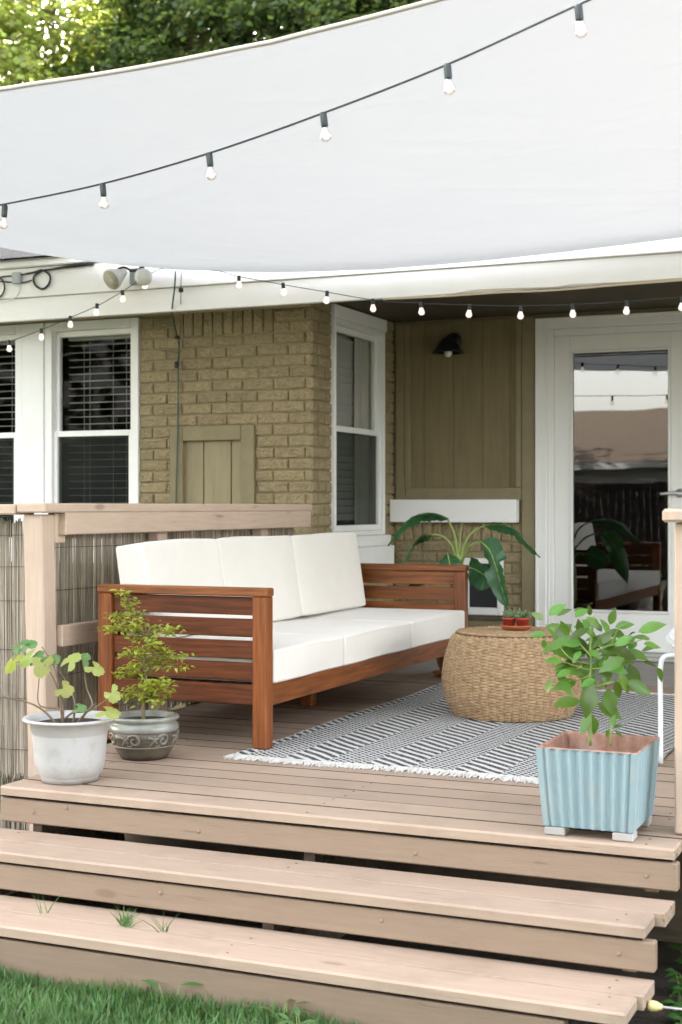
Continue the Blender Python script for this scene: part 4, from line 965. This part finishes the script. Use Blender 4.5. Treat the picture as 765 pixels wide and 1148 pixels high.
trunk = [(161, 812), (161, 795), (162, 780), (164, 762), (161, 748), (163, 735), (166, 718), (164, 705), (158, 694), (150, 682), (140, 670), (135, 662)]
mb = MB(); tp = bez([pdp(u, v) for u, v in trunk], 40); mb.tube(tp, [.0085-.0070*(i/40)**.6 for i in range(41)], 8)
tw = []
pads = [(137, 664, 7, 5), (143, 673, 9, 8), (150, 686, 10, 8), (154, 697, 11, 8), (130, 690, 9, 7), (134, 701, 13, 7), (122, 704, 9, 5), (150, 707, 12, 8), (164, 712, 13, 10), (178, 704, 11, 6), (192, 706, 10, 7), (170, 722, 12, 10), (155, 730, 14, 7), (142, 733, 9, 4), (180, 728, 12, 6), (190, 733, 8, 5), (203, 735, 8, 4), (168, 739, 14, 7), (152, 745, 14, 7), (184, 743, 14, 5), (138, 754, 14, 6), (160, 752, 10, 6), (205, 748, 6, 3), (190, 748, 5, 4), (172, 766, 14, 8), (185, 766, 11, 7), (178, 778, 13, 9), (160, 770, 14, 9), (150, 778, 12, 7), (141, 778, 8, 6), (164, 782, 10, 7), (176, 788, 6, 5)]
ge = random.Random(21); mbl = MB()
for (u, v, ru, rv) in pads:
    c = pdp(u, v, ge.uniform(-.05, .06)); k = min(range(len(tp)), key=lambda i: (tp[i]-c).length+abs(tp[i].z-c.z+.02)*.5)
    mb.tube(bez([tp[k], (tp[k]+c)/2+Vector((0, 0, .008)), c], 6), [.0026-.0003*i for i in range(7)], 5)
    cnt = int(ru*rv*.48)+7
    for i in range(cnt):
        p = c+Vector((ge.gauss(0, .55)*ru*.0029, ge.gauss(0, .022), ge.gauss(0, .55)*rv*.0029)); a = ge.uniform(0, 2*PI)
        leaf(mbl, p, (math.cos(a), math.sin(a), ge.uniform(-.5, .35)), (ge.uniform(-.3, .3), ge.uniform(-.9, .1), 1), ge.uniform(.016, .028), ge.uniform(.011, .016), .3, .2, 3)
mb.build('trunk', M_STEM, dp, True); mbl.build('foliage', L_ELM, dp, True)

# ------------------------------------------------------------------ blue planter with citrus plant
PB = Vector((-.990, 4.185, .003))
bp = thing('planter', 'leafy green citrus plant in square fluted pale blue planter on the top step', 'planter', PB)
def sq(mb, zs, outer=True, nrib=9):
    """square tapered shell with vertical flutes; rows (half-width x, half-width y, z, flute depth)"""
    m = 4*nrib*6; rows = []
    for hx, hy, z, fd in zs:
        r = []
        for i in range(m):
            e = i//(m//4); t = (i % (m//4))/(m//4); s = 2*t-1
            k = fd*(.5-.5*math.cos(t*nrib*2*PI)) * (1 if .07 < t < .93 else 0)
            ex, ey = ((s*hx, -hy+k), (hx-k, s*hy), (-s*hx, hy-k), (-hx+k, -s*hy))[e]; r.append(Vector((ex, ey, z)))
        rows += r
    n = len(zs); fs = [(j*m+i, j*m+(i+1) % m, (j+1)*m+(i+1) % m, (j+1)*m+i) for j in range(n-1) for i in range(m)]
    mb.add([PB+p for p in rows], fs); return m
mb = MB(); H = .252
zs = [(.130+.017*(t**.8), .137+.024*(t**.8), .024+(H-.024)*t, .0105) for t in (0, .02, .15, .3, .5, .7, .85, .97)]+[(.147, .161, H, .004)]
m = sq(mb, zs); mb.add([PB+Vector((sx*.128, sy*.135, .0245)) for sx, sy in ((-1, -1), (1, -1), (1, 1), (-1, 1))], [(0, 1, 2, 3)])
pl = mb.build('planter_box', M_TEAL, bp, False)
mb = MB(); sq(mb, [(.147, .161, H, .004), (.1435, .1575, H+.003, .003), (.136, .150, H-.002, .0), (.121, .133, .16, .004), (.115, .126, .125, .004)]); mb.build('lining', M_TEALIN, bp)
mb = MB(); mb.grid(lambda s, t: PB+Vector(((s-.5)*.238, (t-.5)*.262, .150+.006*math.sin(s*14)*math.sin(t*11))), 10, 10); mb.build('soil', M_SOIL, bp, True)
for sx in (-1, 1):
    for sy in (-1, 1):
        mb = MB(); mb.box(PB.x+sx*.099-.030, PB.x+sx*.099+.030, PB.y+sy*.106-.030, PB.y+sy*.106+.030, .001, .0245, .003); mb.build('foot', M_FOOT, bp)
yB_ = PB.y
def pb(u, v, dy=0): return atY(u, v, yB_+dy)
mb = MB(); st = bez([pb(662, 836), pb(662, 800), pb(661, 770), pb(663, 745), pb(662, 722), pb(664, 700)], 24); mb.tube(st, [.0048-.003*i/24 for i in range(25)], 8)
mb.tube(bez([pb(684, 836), pb(685, 822), pb(686, 812)], 6), .0028, 6)
br = [((662, 745), (640, 738), (626, 722), (612, 700)), ((662, 735), (645, 715), (637, 700)), ((662, 725), (665, 705), (666, 690)), ((663, 740), (682, 728), (693, 705), (700, 700)), ((662, 732), (690, 722), (710, 720), (728, 714)), ((662, 752), (650, 748), (632, 742)), ((662, 772), (672, 768), (690, 764), (702, 752)), ((663, 772), (682, 765), (700, 765), (712, 772)), ((662, 757), (650, 762), (638, 764)), ((662, 750), (690, 748), (705, 745))]
for b_ in br: mb.tube(bez([pb(u, v, ge.uniform(-.03, .03) if i else 0) for i, (u, v) in enumerate(b_)], 10), [.0024-.0013*i/10 for i in range(11)], 5)
mb.build('stem', M_STEMG, bp, True)
mbl = MB(); gc_ = random.Random(33)
LV = [(612, 702, -26, 40), (616, 690, 40, 26), (612, 711, 185, 22), (641, 700, 215, 32), (645, 692, 40, 22), (638, 712, 120, 22), (632, 722, 190, 32), (610, 694, 150, 20), (652, 722, 165, 34), (660, 705, 200, 30), (662, 690, 100, 14), (672, 704, 130, 24), (684, 700, 70, 22), (690, 703, 15, 24), (678, 712, 220, 24), (700, 712, 170, 26), (716, 708, 20, 36), (712, 716, 190, 30), (722, 722, 350, 24), (690, 724, 30, 26), (655, 735, 170, 44), (660, 728, 150, 32), (672, 730, 10, 36), (688, 728, 340, 34), (700, 738, 200, 36), (706, 745, 290, 34), (648, 748, 175, 32), (655, 756, 160, 34), (646, 764, 190, 34), (662, 752, 262, 36), (668, 748, 190, 28), (676, 742, 340, 34), (684, 748, 250, 26), (694, 756, 300, 30), (700, 760, 10, 20), (702, 764, 335, 36), (690, 764, 285, 24), (682, 772, 280, 34), (665, 768, 255, 42), (650, 786, 185, 36), (671, 788, 330, 36), (662, 800, 245, 30), (664, 802, 275, 26), (640, 752, 200, 22), (668, 762, 200, 22), (676, 722, 60, 20), (652, 712, 100, 22), (684, 736, 20, 30), (664, 740, 95, 26), (630, 742, 170, 22), (686, 815, 80, 16), (688, 816, 20, 14), (683, 818, 250, 12), (690, 820, 330, 12), (698, 728, 60, 22), (706, 730, 340, 26)]
for i, (u, v, a, l) in enumerate(LV):
    a = math.radians(a); Lr = l*4.2/FPX*.90; dy = gc_.uniform(-.07, .07); p = pb(u, v, dy); yd = gc_.uniform(-.5, .3)
    d_ = Vector((math.cos(a)*RT[0]-yd*.2, math.cos(a)*RT[1]+yd, math.sin(a)))
    leaf(mbl, p, d_, (gc_.uniform(-.4, .5), -1.0, gc_.uniform(.5, 1.3)), Lr, Lr*gc_.uniform(.46, .58), gc_.uniform(.05, .3), gc_.uniform(.1, .35), 6, .85)
for i in range(84):
    u, v = gc_.gauss(664, 25), gc_.gauss(732, 16); a = gc_.uniform(0, 2*PI); Lr = gc_.uniform(.038, .06)
    leaf(mbl, pb(u, v, gc_.uniform(-.02, .13)), (math.cos(a), gc_.uniform(-.6, .6), math.sin(a)*.5), (0, -.6, 1), Lr, Lr*.52, .25, .2, 5, .85)
mbl.build('foliage', L_LEM, bp, True)

# ------------------------------------------------------------------ banana plant
BN = Vector((-2.60, 7.665, .002))
ban = thing('banana_plant', 'banana plant with broad arching leaves in brown pot behind the sofa arm', 'banana plant', BN)
mb = MB(); mb.lathe([(0, .0), (.14, 0), (.158, .012), (.162, .018), (.155, .02), (.12, .012), (0, .012)], BN, 36); mb.build('saucer', M_TERRA, ban, True)
mb = MB(); mb.lathe([(0, .013), (.105, .013), (.13, .06), (.150, .14), (.152, .19), (.142, .235), (.15, .25), (.148, .258), (.136, .258), (.132, .235), (0, .23)], BN, 40); mb.build('pot', M_BROWNPOT, ban, True)
mb = MB(); mb.lathe([(0, .231), (.131, .234)], BN, 20); mb.build('soil', M_SOIL, ban, True)
def bn(u, v, dy=0): return atY(u, v, BN.y+dy)
mb = MB(); mb.tube(bez([BN+Vector((0, 0, .23)), BN+Vector((.005, 0, .45)), bn(515, 640), bn(514, 622)], 14), [.034-.014*i/14 for i in range(15)], 12)
mb.tube(bez([bn(514, 625), bn(516, 605), bn(518.5, 585)], 8), [.008-.0065*i/8 for i in range(9)], 8); mb.build('stem', mat('banana stalk', (.27, .36, .10), .5, .2, 12, (6, 6, 1)), ban, True)
def banana(stalk, blade, W, side, seed, dy=0., tilt=0.):
    g = random.Random(seed); sp_ = bez(stalk, 12); bpz = bez(blade, 26)
    mb = MB(); n = 26; side = Vector(side).normalized(); vs = []; notch = {g.randrange(4, 24) for _ in range(4)}
    rowv = 9
    for i, c in enumerate(bpz):
        t = i/n; w = W*min(1, (t*5.5)**.7)*(1-max(0, (t-.55)/.45)**2.0)*.5 if 0 < i < n else W*.06
        d_ = (bpz[min(i+1, n)]-bpz[max(i-1, 0)]).normalized(); s = (side-d_*side.dot(d_)).normalized(); u_ = s.cross(d_)
        if u_.z < 0 and abs(d_.z) < .95: u_ = -u_
        for j in range(rowv):
            q = (j/(rowv-1))*2-1; ww = w*(.93 if (i in notch and abs(q) > .7) else 1)
            vs.append(c + s*(q*ww) - u_*(abs(q)**1.6*w*.42) + u_*(.0035*math.sin(i*2.1+j)+.004*math.sin(i*.9)*q))
    fs = [(i*rowv+j, i*rowv+j+1, (i+1)*rowv+j+1, (i+1)*rowv+j) for i in range(n) for j in range(rowv-1)]
    mb.add(vs, fs); lf = mb.build('leaf', L_BAN, ban, True)
    mb = MB(); mb.tube(sp_, [.0085-.004*i/12 for i in range(13)], 8); mb.tube([p+Vector((0, 0, .0008)) for p in bpz], [.0045-.0038*i/26 for i in range(27)], 6); mb.build('midrib', MATS['banana stalk'], lf, True)
banana([bn(514, 632), bn(511, 605, -.02), bn(507, 592, -.05), bn(502, 582, -.08)], [bn(503, 582, -.08), bn(488, 576, -.12), bn(470, 577, -.16), bn(452, 588, -.2), bn(435, 612, -.22)], .125, (.25, -1, .35), 1)
banana([bn(513, 628), bn(506, 610, .05), bn(496, 601, .08), bn(483, 599, .1)], [bn(484, 599, .1), bn(470, 604, .13), bn(460, 615, .16), bn(450, 634, .18), bn(446, 650, .18)], .085, (.5, -.7, .4), 2)
banana([bn(515, 632), bn(522, 608, .0), bn(531, 596, .0), bn(544, 589, .0)], [bn(543, 589, 0), bn(560, 588, -.03), bn(578, 594, -.06), bn(590, 608, -.08), bn(606, 625, -.1)], .095, (.1, -1, .7), 3)
banana([bn(516, 634), bn(525, 615, -.08), bn(533, 609, -.12), bn(540, 608, -.16)], [bn(539, 607, -.16), bn(549, 617, -.2), bn(556, 635, -.23), bn(563, 660, -.24), bn(570, 684, -.24)], .135, (1, -.5, .25), 4)
banana([bn(515, 645), bn(520, 636, -.05), bn(526, 636, -.08)], [bn(526, 636, -.08), bn(536, 640, -.10), bn(546, 647, -.12), bn(556, 652, -.14)], .16, (.2, -.3, 1), 5)
banana([bn(514, 655), bn(506, 640, -.04), bn(502, 632, -.06)], [bn(502, 620, -.06), bn(504, 630, -.1), bn(505, 640, -.12), bn(507, 652, -.12)], .11, (1, .2, 0), 6)
banana([bn(514, 665), bn(505, 652, .05), bn(490, 646, .06)], [bn(490, 646, .06), bn(475, 648, .06), bn(462, 654, .05), bn(450, 662, .04)], .09, (.3, -.8, .5), 7)

# ------------------------------------------------------------------ white chair at the right edge
CC = Vector((-.60, 5.62, 0))
ch = thing('patio_chair', 'white tubular chair with round woven seat, mostly hidden by right post', 'chair', CC)
mb = MB(); R0 = .44
ringp = [CC+Vector((R0*math.cos(a), R0*math.sin(a)*.9, .455+.05*math.sin(a))) for a in [2*PI*i/48 for i in range(49)]]
mb.tube(ringp, .016, 8, False)
for k in range(90):
    a = 2*PI*k/90; e = CC+Vector((R0*math.cos(a), R0*math.sin(a)*.9, .455+.05*math.sin(a))); c0 = CC+Vector((.06*math.cos(a), .06*math.sin(a), .30))
    mb.tube(bez([e, (e*.6+c0*.4)+Vector((0, 0, -.06)), c0], 8), .0055, 5, False)
    mb.tube([e+Vector((.0, 0, .017)), e+Vector((math.cos(a)*.019, math.sin(a)*.017, -.004)), e+Vector((0, 0, -.018))], .006, 4)
mb.lathe([(0, .292), (.07, .292), (.07, .306), (0, .306)], CC, 20); mb.build('woven_seat', M_WHITEMET, ch, True)
for a, foot in ((PI+.55, (-1.022, 5.28)), (PI-.6, None), (.6, None), (-.55, None)):
    e = CC+Vector((.36*math.cos(a), .33*math.sin(a), .40)); f = CC+Vector((.46*math.cos(a), .42*math.sin(a), .012)) if foot is None else Vector((*foot, .012))
    if foot: e = Vector((-1.03, 5.32, .40))
    mb = MB(); mb.tube(bez([e+Vector((.05, .04, .0)), e+Vector((.012, .01, -.004)), e+(f-e)*.12, e+(f-e)*.5, f], 18), .0098, 10); mb.build('leg', M_WHITEMET, ch, True)

# ------------------------------------------------------------------ weeds and garden at the step ends
def tuft(name, label, cat, loc, n, hmax, seed, mt, grp=None, wid=.003, lean=.6):
    g = random.Random(seed); loc = Vector(loc); mb = MB()
    for i in range(n):
        a = g.uniform(0, 2*PI); l = g.uniform(.45, 1)*hmax; b = loc+Vector((g.gauss(0, .012), g.gauss(0, .006), -.004)); w = wid*g.uniform(.7, 1.3)
        e = g.uniform(.1, lean); d_ = Vector((math.cos(a)*e, math.sin(a)*e*.6, 1)).normalized(); s = d_.cross(Vector((0, 1, 0))).normalized()
        vs = []
        for k in range(4):
            t = k/3; c = b+d_*l*t+Vector((math.cos(a), math.sin(a)*.5, -.5))*(l*.35*e*t*t); vs += [c-s*w*(1-t*.9), c+s*w*(1-t*.9)]
        mb.add(vs, [(k*2, k*2+1, k*2+3, k*2+2) for k in range(3)])
    o = mb.build(name, mt, None, True); o.data.transform(Matrix.Translation(-loc)); o.location = loc
    return tag(o, label, cat, grp)
G_ = 'weeds growing through the steps'
tuft('grass_tuft', 'small green grass tuft growing through the gap of the lowest tread', 'weed', atY(140, 1036, 3.614), 34, .07, 1, L_GRASS, G_, .0022, 1.2)
tuft('grass_tuft', 'single long pale grass blade bent over the lowest tread at left', 'weed', atY(52, 1022, 3.614), 4, .10, 2, L_GRASS, G_, .0018, .8)
tuft('grass_tuft', 'sparse wiry weed stalks right of the grass tuft on the lowest tread', 'weed', atY(185, 1043, 3.614), 9, .085, 3, L_WEED, G_, .0014, 1.0)
def weedplant(label, loc, seed, n, l, grp, mt=L_WEED, wf=.34, flat=.5):
    g = random.Random(seed); loc = Vector(loc); mb = MB(); root = thing('weed_plant', label, 'weed', loc, grp)
    ms = MB()
    for i in range(n):
        a = g.uniform(0, 2*PI); h = g.uniform(.0, .11)*(l/.08); b = loc+Vector((g.gauss(0, .01), g.gauss(0, .008), 0)); e = b+Vector((math.cos(a)*.4*h, math.sin(a)*.4*h, h+.01))
        ms.tube([b, e], [.0018, .001], 4); ll = l*g.uniform(.6, 1.1)
        leaf(mb, e, (math.cos(a), math.sin(a), g.uniform(-.1, 1.0)*flat), (0, -.3, 1), ll, ll*wf, .35, .2, 5, .9)
    mb.build('leaves', mt, root, True); ms.build('stem', M_STEMG, root, True)
weedplant('broad leaf weed against the lowest riser, left of centre', (-2.02, 3.455, LZ), 3, 8, .062, 'weeds at the foot of the steps', L_WEED, .22, 1.0)
weedplant('brownish long-leaf weed at the foot of the lowest riser', (-1.66, 3.445, LZ), 5, 9, .055, 'weeds at the foot of the steps', leafmat('brown weed leaf', (.085, .105, .028), (.15, .16, .03), .25, .5, .5), .24, 1.0)
weedplant('bright green weed clump in the lawn before the lowest riser', (-1.58, 3.36, LZ), 6, 26, .055, 'weeds at the foot of the steps', L_GRASS, .3, .8)
gs = random.Random(14)
spots = [(-.675, 3.80, .05), (-.655, 3.62, .062), (-.625, 3.46, .045), (-.70, 3.93, .05), (-.70, 3.70, .035), (-.60, 3.36, .05), (-.60, 3.52, .05), (-.66, 3.86, .055), (-.715, 4.05, .05), (-.73, 4.15, .06), (-.665, 3.50, .03), (-.74, 4.35, .065)]
lab = ['leafy weed beside the middle tread end', 'largest broad leaf weed in the soil bed right of the steps', 'leafy weed next to the lowest tread end', 'weed behind the middle tread end in the soil bed', 'tiny weed close under the middle riser end', 'small weed in front of the pale rod in the soil bed', 'glossy weed at the right picture edge by the lowest step', 'weed at the right picture edge by the middle step', 'weed in deep shade under the top step end', 'tall weed behind the top step end', 'tiny weed below the cream plastic cap', 'tall weed farthest back right of the deck']
for i, (x, y, l) in enumerate(spots): weedplant(lab[i], (x, y, LZ+.006), 40+i, 30, l*.75, 'weeds in the soil bed by the steps', L_WEED, .55, .5)
p = atY(735, 1128, 3.66)
rod = thing('garden_rod', 'thin pale rod with cream plastic cap lying in the weeds beside the lowest tread', 'rod', p)
mb = MB(); dr = Vector((1, .12, -.02)).normalized(); mb.lathe([(0, -.018), (.012, -.018), (.014, -.010), (.012, .004), (.009, .010), (.006, .018), (0, .018)], p, 14, dr); mb.build('cap', M_CREAMP, rod, True)
mb = MB(); mb.tube([p+dr*.018, p+dr*.5], .003, 6); mb.build('shaft', M_PALE, rod, True)

# ------------------------------------------------------------------ trees beyond the house and the yard behind the camera
def tree(label, x, y, crown, n, lf, lsz, seed, mt, grp, tr=.22, clump=.45, zlow=None):
    """crown: list of (dx,dy,z,rx,ry,rz) lobes"""
    g = np.random.default_rng(seed); gp = random.Random(seed)
    t = thing('tree', label, 'tree', (x, y, LZ), grp)
    top = max(c[2] for c in crown); mb = MB()
    mb.tube(bez([(x, y, LZ), (x+.1, y, top*.3), (x-.05, y+.1, top*.65), (x, y, top)], 14), [tr*(1-.8*i/14) for i in range(15)], 10)
    cen = []
    for (dx, dy, z, rx, ry, rz) in crown:
        c = Vector((x+dx, y+dy, z)); b = Vector((x, y, max(1.5, z*.55)))
        mb.tube(bez([b, (b+c)/2+Vector((gp.uniform(-.3, .3), 0, .3)), c], 8), [tr*.45*(1-.8*i/8)+.01 for i in range(9)], 7)
        k = int(n*rx*rz)
        for i in range(k):
            v = g.normal(size=3); v /= np.linalg.norm(v); r = g.uniform(.45, 1.0)**.6
            cc = np.array(c)+v*r*np.array([rx, ry, rz]); cen.append(cc)
            if i % 3 == 0: mb.tube([c+Vector((gp.uniform(-.2, .2), 0, 0)), (c+Vector(cc))/2, Vector(cc)], [.03, .018, .006], 4)
    mb.build('trunk', M_BARK, t, True)
    cen = np.array(cen); N_ = len(cen)
    C_ = np.repeat(cen, lf, 0)+g.normal(size=(N_*lf, 3))*clump*np.array([1, 1, .62])*.5
    m_ = len(C_); th = g.uniform(0, 2*PI, m_); el = g.normal(-.35, .45, m_)
    d_ = np.stack([np.cos(th)*np.cos(el), np.sin(th)*np.cos(el), np.sin(el)], 1); s_ = np.cross(d_, np.array([0, 0, 1.])+g.normal(size=(m_, 3))*.45); s_ /= np.linalg.norm(s_, axis=1)[:, None]
    l = lsz*g.uniform(.6, 1.25, m_)[:, None]; w = l*.36
    V = np.stack([C_, C_+d_*l*.5-s_*w, C_+d_*l, C_+d_*l*.5+s_*w], 1).reshape(-1, 3); F = np.arange(m_)[:, None]*4+np.arange(4)[None, :]
    npmesh('crown', V, F, mt, t)
TG = 'trees beyond the house'
tree('bright yellow green tree at the upper left corner above the sail', -17.4, 22.5, [(0, 0, 8.6, 2.4, 2.2, 2.2), (-2.4, 0, 9.2, 2.2, 2, 2.4), (1.2, .6, 10.4, 1.7, 1.6, 1.5), (-1, -.6, 6.8, 2.4, 2, 2)], 32, 80, .16, 1, L_TREE2, TG)
tree('big dark green tree above the middle of the sail edge', -13.0, 24.5, [(0, 0, 9.8, 2.4, 2.2, 2.4), (-2.0, .2, 8.8, 1.8, 2, 2.0), (1.9, -.3, 9.2, 2.0, 2, 2.2), (.4, 0, 12.2, 2.4, 2, 1.6), (0, -.3, 7.4, 3.0, 2, 1.6), (-1.6, .5, 11.2, 1.3, 1.5, 1.2)], 40, 84, .16, 2, L_TREE, TG, .3)
tree('dark tree with pale leaning trunk above the right end of the sail edge', -9.2, 24.0, [(-.6, .3, 9.6, 2.0, 2, 2.0), (1.6, .4, 9.8, 2.0, 2, 2.0), (.2, .9, 11.8, 2.4, 2, 1.6), (0, .5, 7.6, 2.8, 2, 1.8)], 38, 84, .16, 3, L_TREE, TG, .34)
tree('dense tree far right hidden behind the sail', -3.2, 25.0, [(0, 0, 9, 3.2, 2.4, 2.8), (2.6, 0, 8, 2.6, 2.4, 2.6), (-2.4, 0, 8, 2.2, 2.2, 2.4)], 14, 40, .26, 4, L_TREE, TG)
tree('unseen tall tree added beyond the left end of the house to block the sun', -16.6, 10.6, [(0, 0, 7.2, 3.6, 3.6, 3.4), (-.4, .6, 10.4, 3.4, 3.6, 2.8), (.6, -2.4, 6.5, 2.6, 2.6, 3.0), (0, 2.4, 7.6, 2.8, 2.6, 2.8)], 15, 40, .36, 5, L_TREE, 'trees beyond the house', .35, .9)  # out of view, added to keep sun off the sail and deck
tree('unseen broad tree added left of the lawn to block the sun', -15.4, 6.2, [(0, 0, 6.6, 3.2, 3.2, 3.2), (-.6, .6, 9.6, 3.2, 3.4, 2.8), (0, -2.4, 6, 2.6, 2.6, 3.0), (0, .5, 3.4, 2.6, 3.2, 2.2)], 15, 40, .36, 6, L_TREE, 'trees beyond the house', .35, .9)  # second added sun blocker outside the frame
nh = thing('neighbour_house', 'low grey house with tan roof across the yard, mirrored in the door glass', 'house', (-8, -14, LZ))
mb = MB(); mb.box(-20, 3, -19, -14.5, LZ, 2.0, .01); mb.build('wall', M_NWALL, nh)
mb = MB(); mb.add([(-20.5, -14, 1.95), (3.5, -14, 1.95), (3.5, -17.5, 3.35), (-20.5, -17.5, 3.35), (-20.5, -21, 1.95), (3.5, -21, 1.95)], [(0, 1, 2, 3), (3, 2, 5, 4)]); mb.build('roof', M_TANROOF, nh)
mb = MB(); mb.box(-20.5, 3.5, -13.99, -13.95, 1.80, 1.94, .005); mb.build('fascia_board', M_NWALL, nh)
fe = thing('board_fence', 'dark weathered board fence along the far side of the yard', 'fence', (-6, -10, LZ))
for k in range(3):
    mb = MB()
    for i in range(66): x = -22+k*9.3+i*.14; mb.box(x, x+.134, -10.02, -10+random.uniform(-.004, .004), LZ, 1.42+random.uniform(-.01, .01), .003)
    mb.build('fence_panel', M_FENCE, fe)
tree('leafy tree in the yard behind the camera left', -13, -12, [(0, 0, 2.6, 1.6, 1.6, 1.8), (.8, 0, 3.2, 1.2, 1.2, 1.2)], 9, 30, .22, 7, L_TREE, 'trees in the far yard', .15)

tree('tall tree added behind the camera right to block low sky light', 3.6, -7.5, [(0, 0, 6.5, 4.2, 3.2, 3.6), (4.0, .5, 5.5, 3.4, 3, 3.4), (1, 0, 9.5, 3.4, 3, 2.6), (0, 0, 3.0, 4, 2.6, 2)], 7, 22, .42, 8, L_TREE, 'trees in the far yard', .35, 1.0)  # added blocker: cuts horizon light so more falls from above
tree('tall tree added behind the camera far right to block low sky light', 11.5, -5, [(0, 0, 6, 4, 3.4, 3.6), (0, 3, 5, 3, 3, 3), (0, 0, 2.8, 3.6, 3, 2)], 7, 22, .42, 9, L_TREE, 'trees in the far yard', .35, 1.0)  # added blocker for low sky light on the right
tree('tall tree added behind the camera far left to block low sky light', -15, -6, [(0, 0, 6.5, 4.2, 3.6, 3.8), (-1, 4.5, 6, 3.6, 3.2, 3.6), (0, 0, 10, 3.4, 3, 2.6), (-.5, 3, 3.0, 3.6, 4, 2)], 7, 22, .42, 10, L_TREE, 'trees in the far yard', .35, 1.0)  # added blocker for low sky light on the left

# ------------------------------------------------------------------ light, world, camera
SUN_EL, SUN_AZ = math.radians(21), math.radians(-66)     # azimuth from +Y towards +X
W = bpy.data.worlds.new('World'); S.world = W; W.use_nodes = True; N, L = W.node_tree.nodes, W.node_tree.links
sky = N.new('ShaderNodeTexSky'); sky.sky_type = 'NISHITA'; sky.sun_disc = False; sky.sun_elevation = SUN_EL; sky.sun_rotation = SUN_AZ
sky.air_density = 1.0; sky.dust_density = 3.0; sky.ozone_density = 1.0
hs = N.new('ShaderNodeHueSaturation'); hs.inputs['Saturation'].default_value = .38; L.new(sky.outputs[0], hs.inputs['Color'])
bg = N['Background']; bg.inputs['Strength'].default_value = .13
warm = mixc(N, L, 1.0, hs.outputs[0], (1.06, 1.0, .955), 'MULTIPLY'); L.new(warm, bg.inputs[0])
sd = Vector((math.sin(SUN_AZ)*math.cos(SUN_EL), math.cos(SUN_AZ)*math.cos(SUN_EL), math.sin(SUN_EL)))
sl_ = bpy.data.lights.new('sun', 'SUN'); sl_.energy = 5.0; sl_.angle = math.radians(.6); sl_.color = (1, .92, .78)
so = bpy.data.objects.new('sun', sl_); COL.objects.link(so); so.rotation_euler = sd.to_track_quat('Z', 'Y').to_euler(); so.location = (0, 0, 30)

cam = bpy.data.cameras.new('camera'); co = bpy.data.objects.new('camera', cam); COL.objects.link(co); S.camera = co
co.location = (0, 0, EYE); co.rotation_euler = (PI/2, 0, YAW)
cam.sensor_fit = 'VERTICAL'; cam.sensor_height = 36; cam.sensor_width = 24; cam.lens = FPX/1148*36; cam.shift_y = -(574-HZ)/1148
cam.clip_start = .05; cam.clip_end = 400
cam.dof.use_dof = True; cam.dof.focus_distance = 5.4; cam.dof.aperture_fstop = 4.5
S.view_settings.view_transform = 'Standard'; S.view_settings.look = 'None'; S.view_settings.gamma = 1; S.view_settings.exposure = 4.1
S.render.engine = 'CYCLES'; S.cycles.max_bounces = 10; S.cycles.transparent_max_bounces = 16; S.cycles.diffuse_bounces = 5
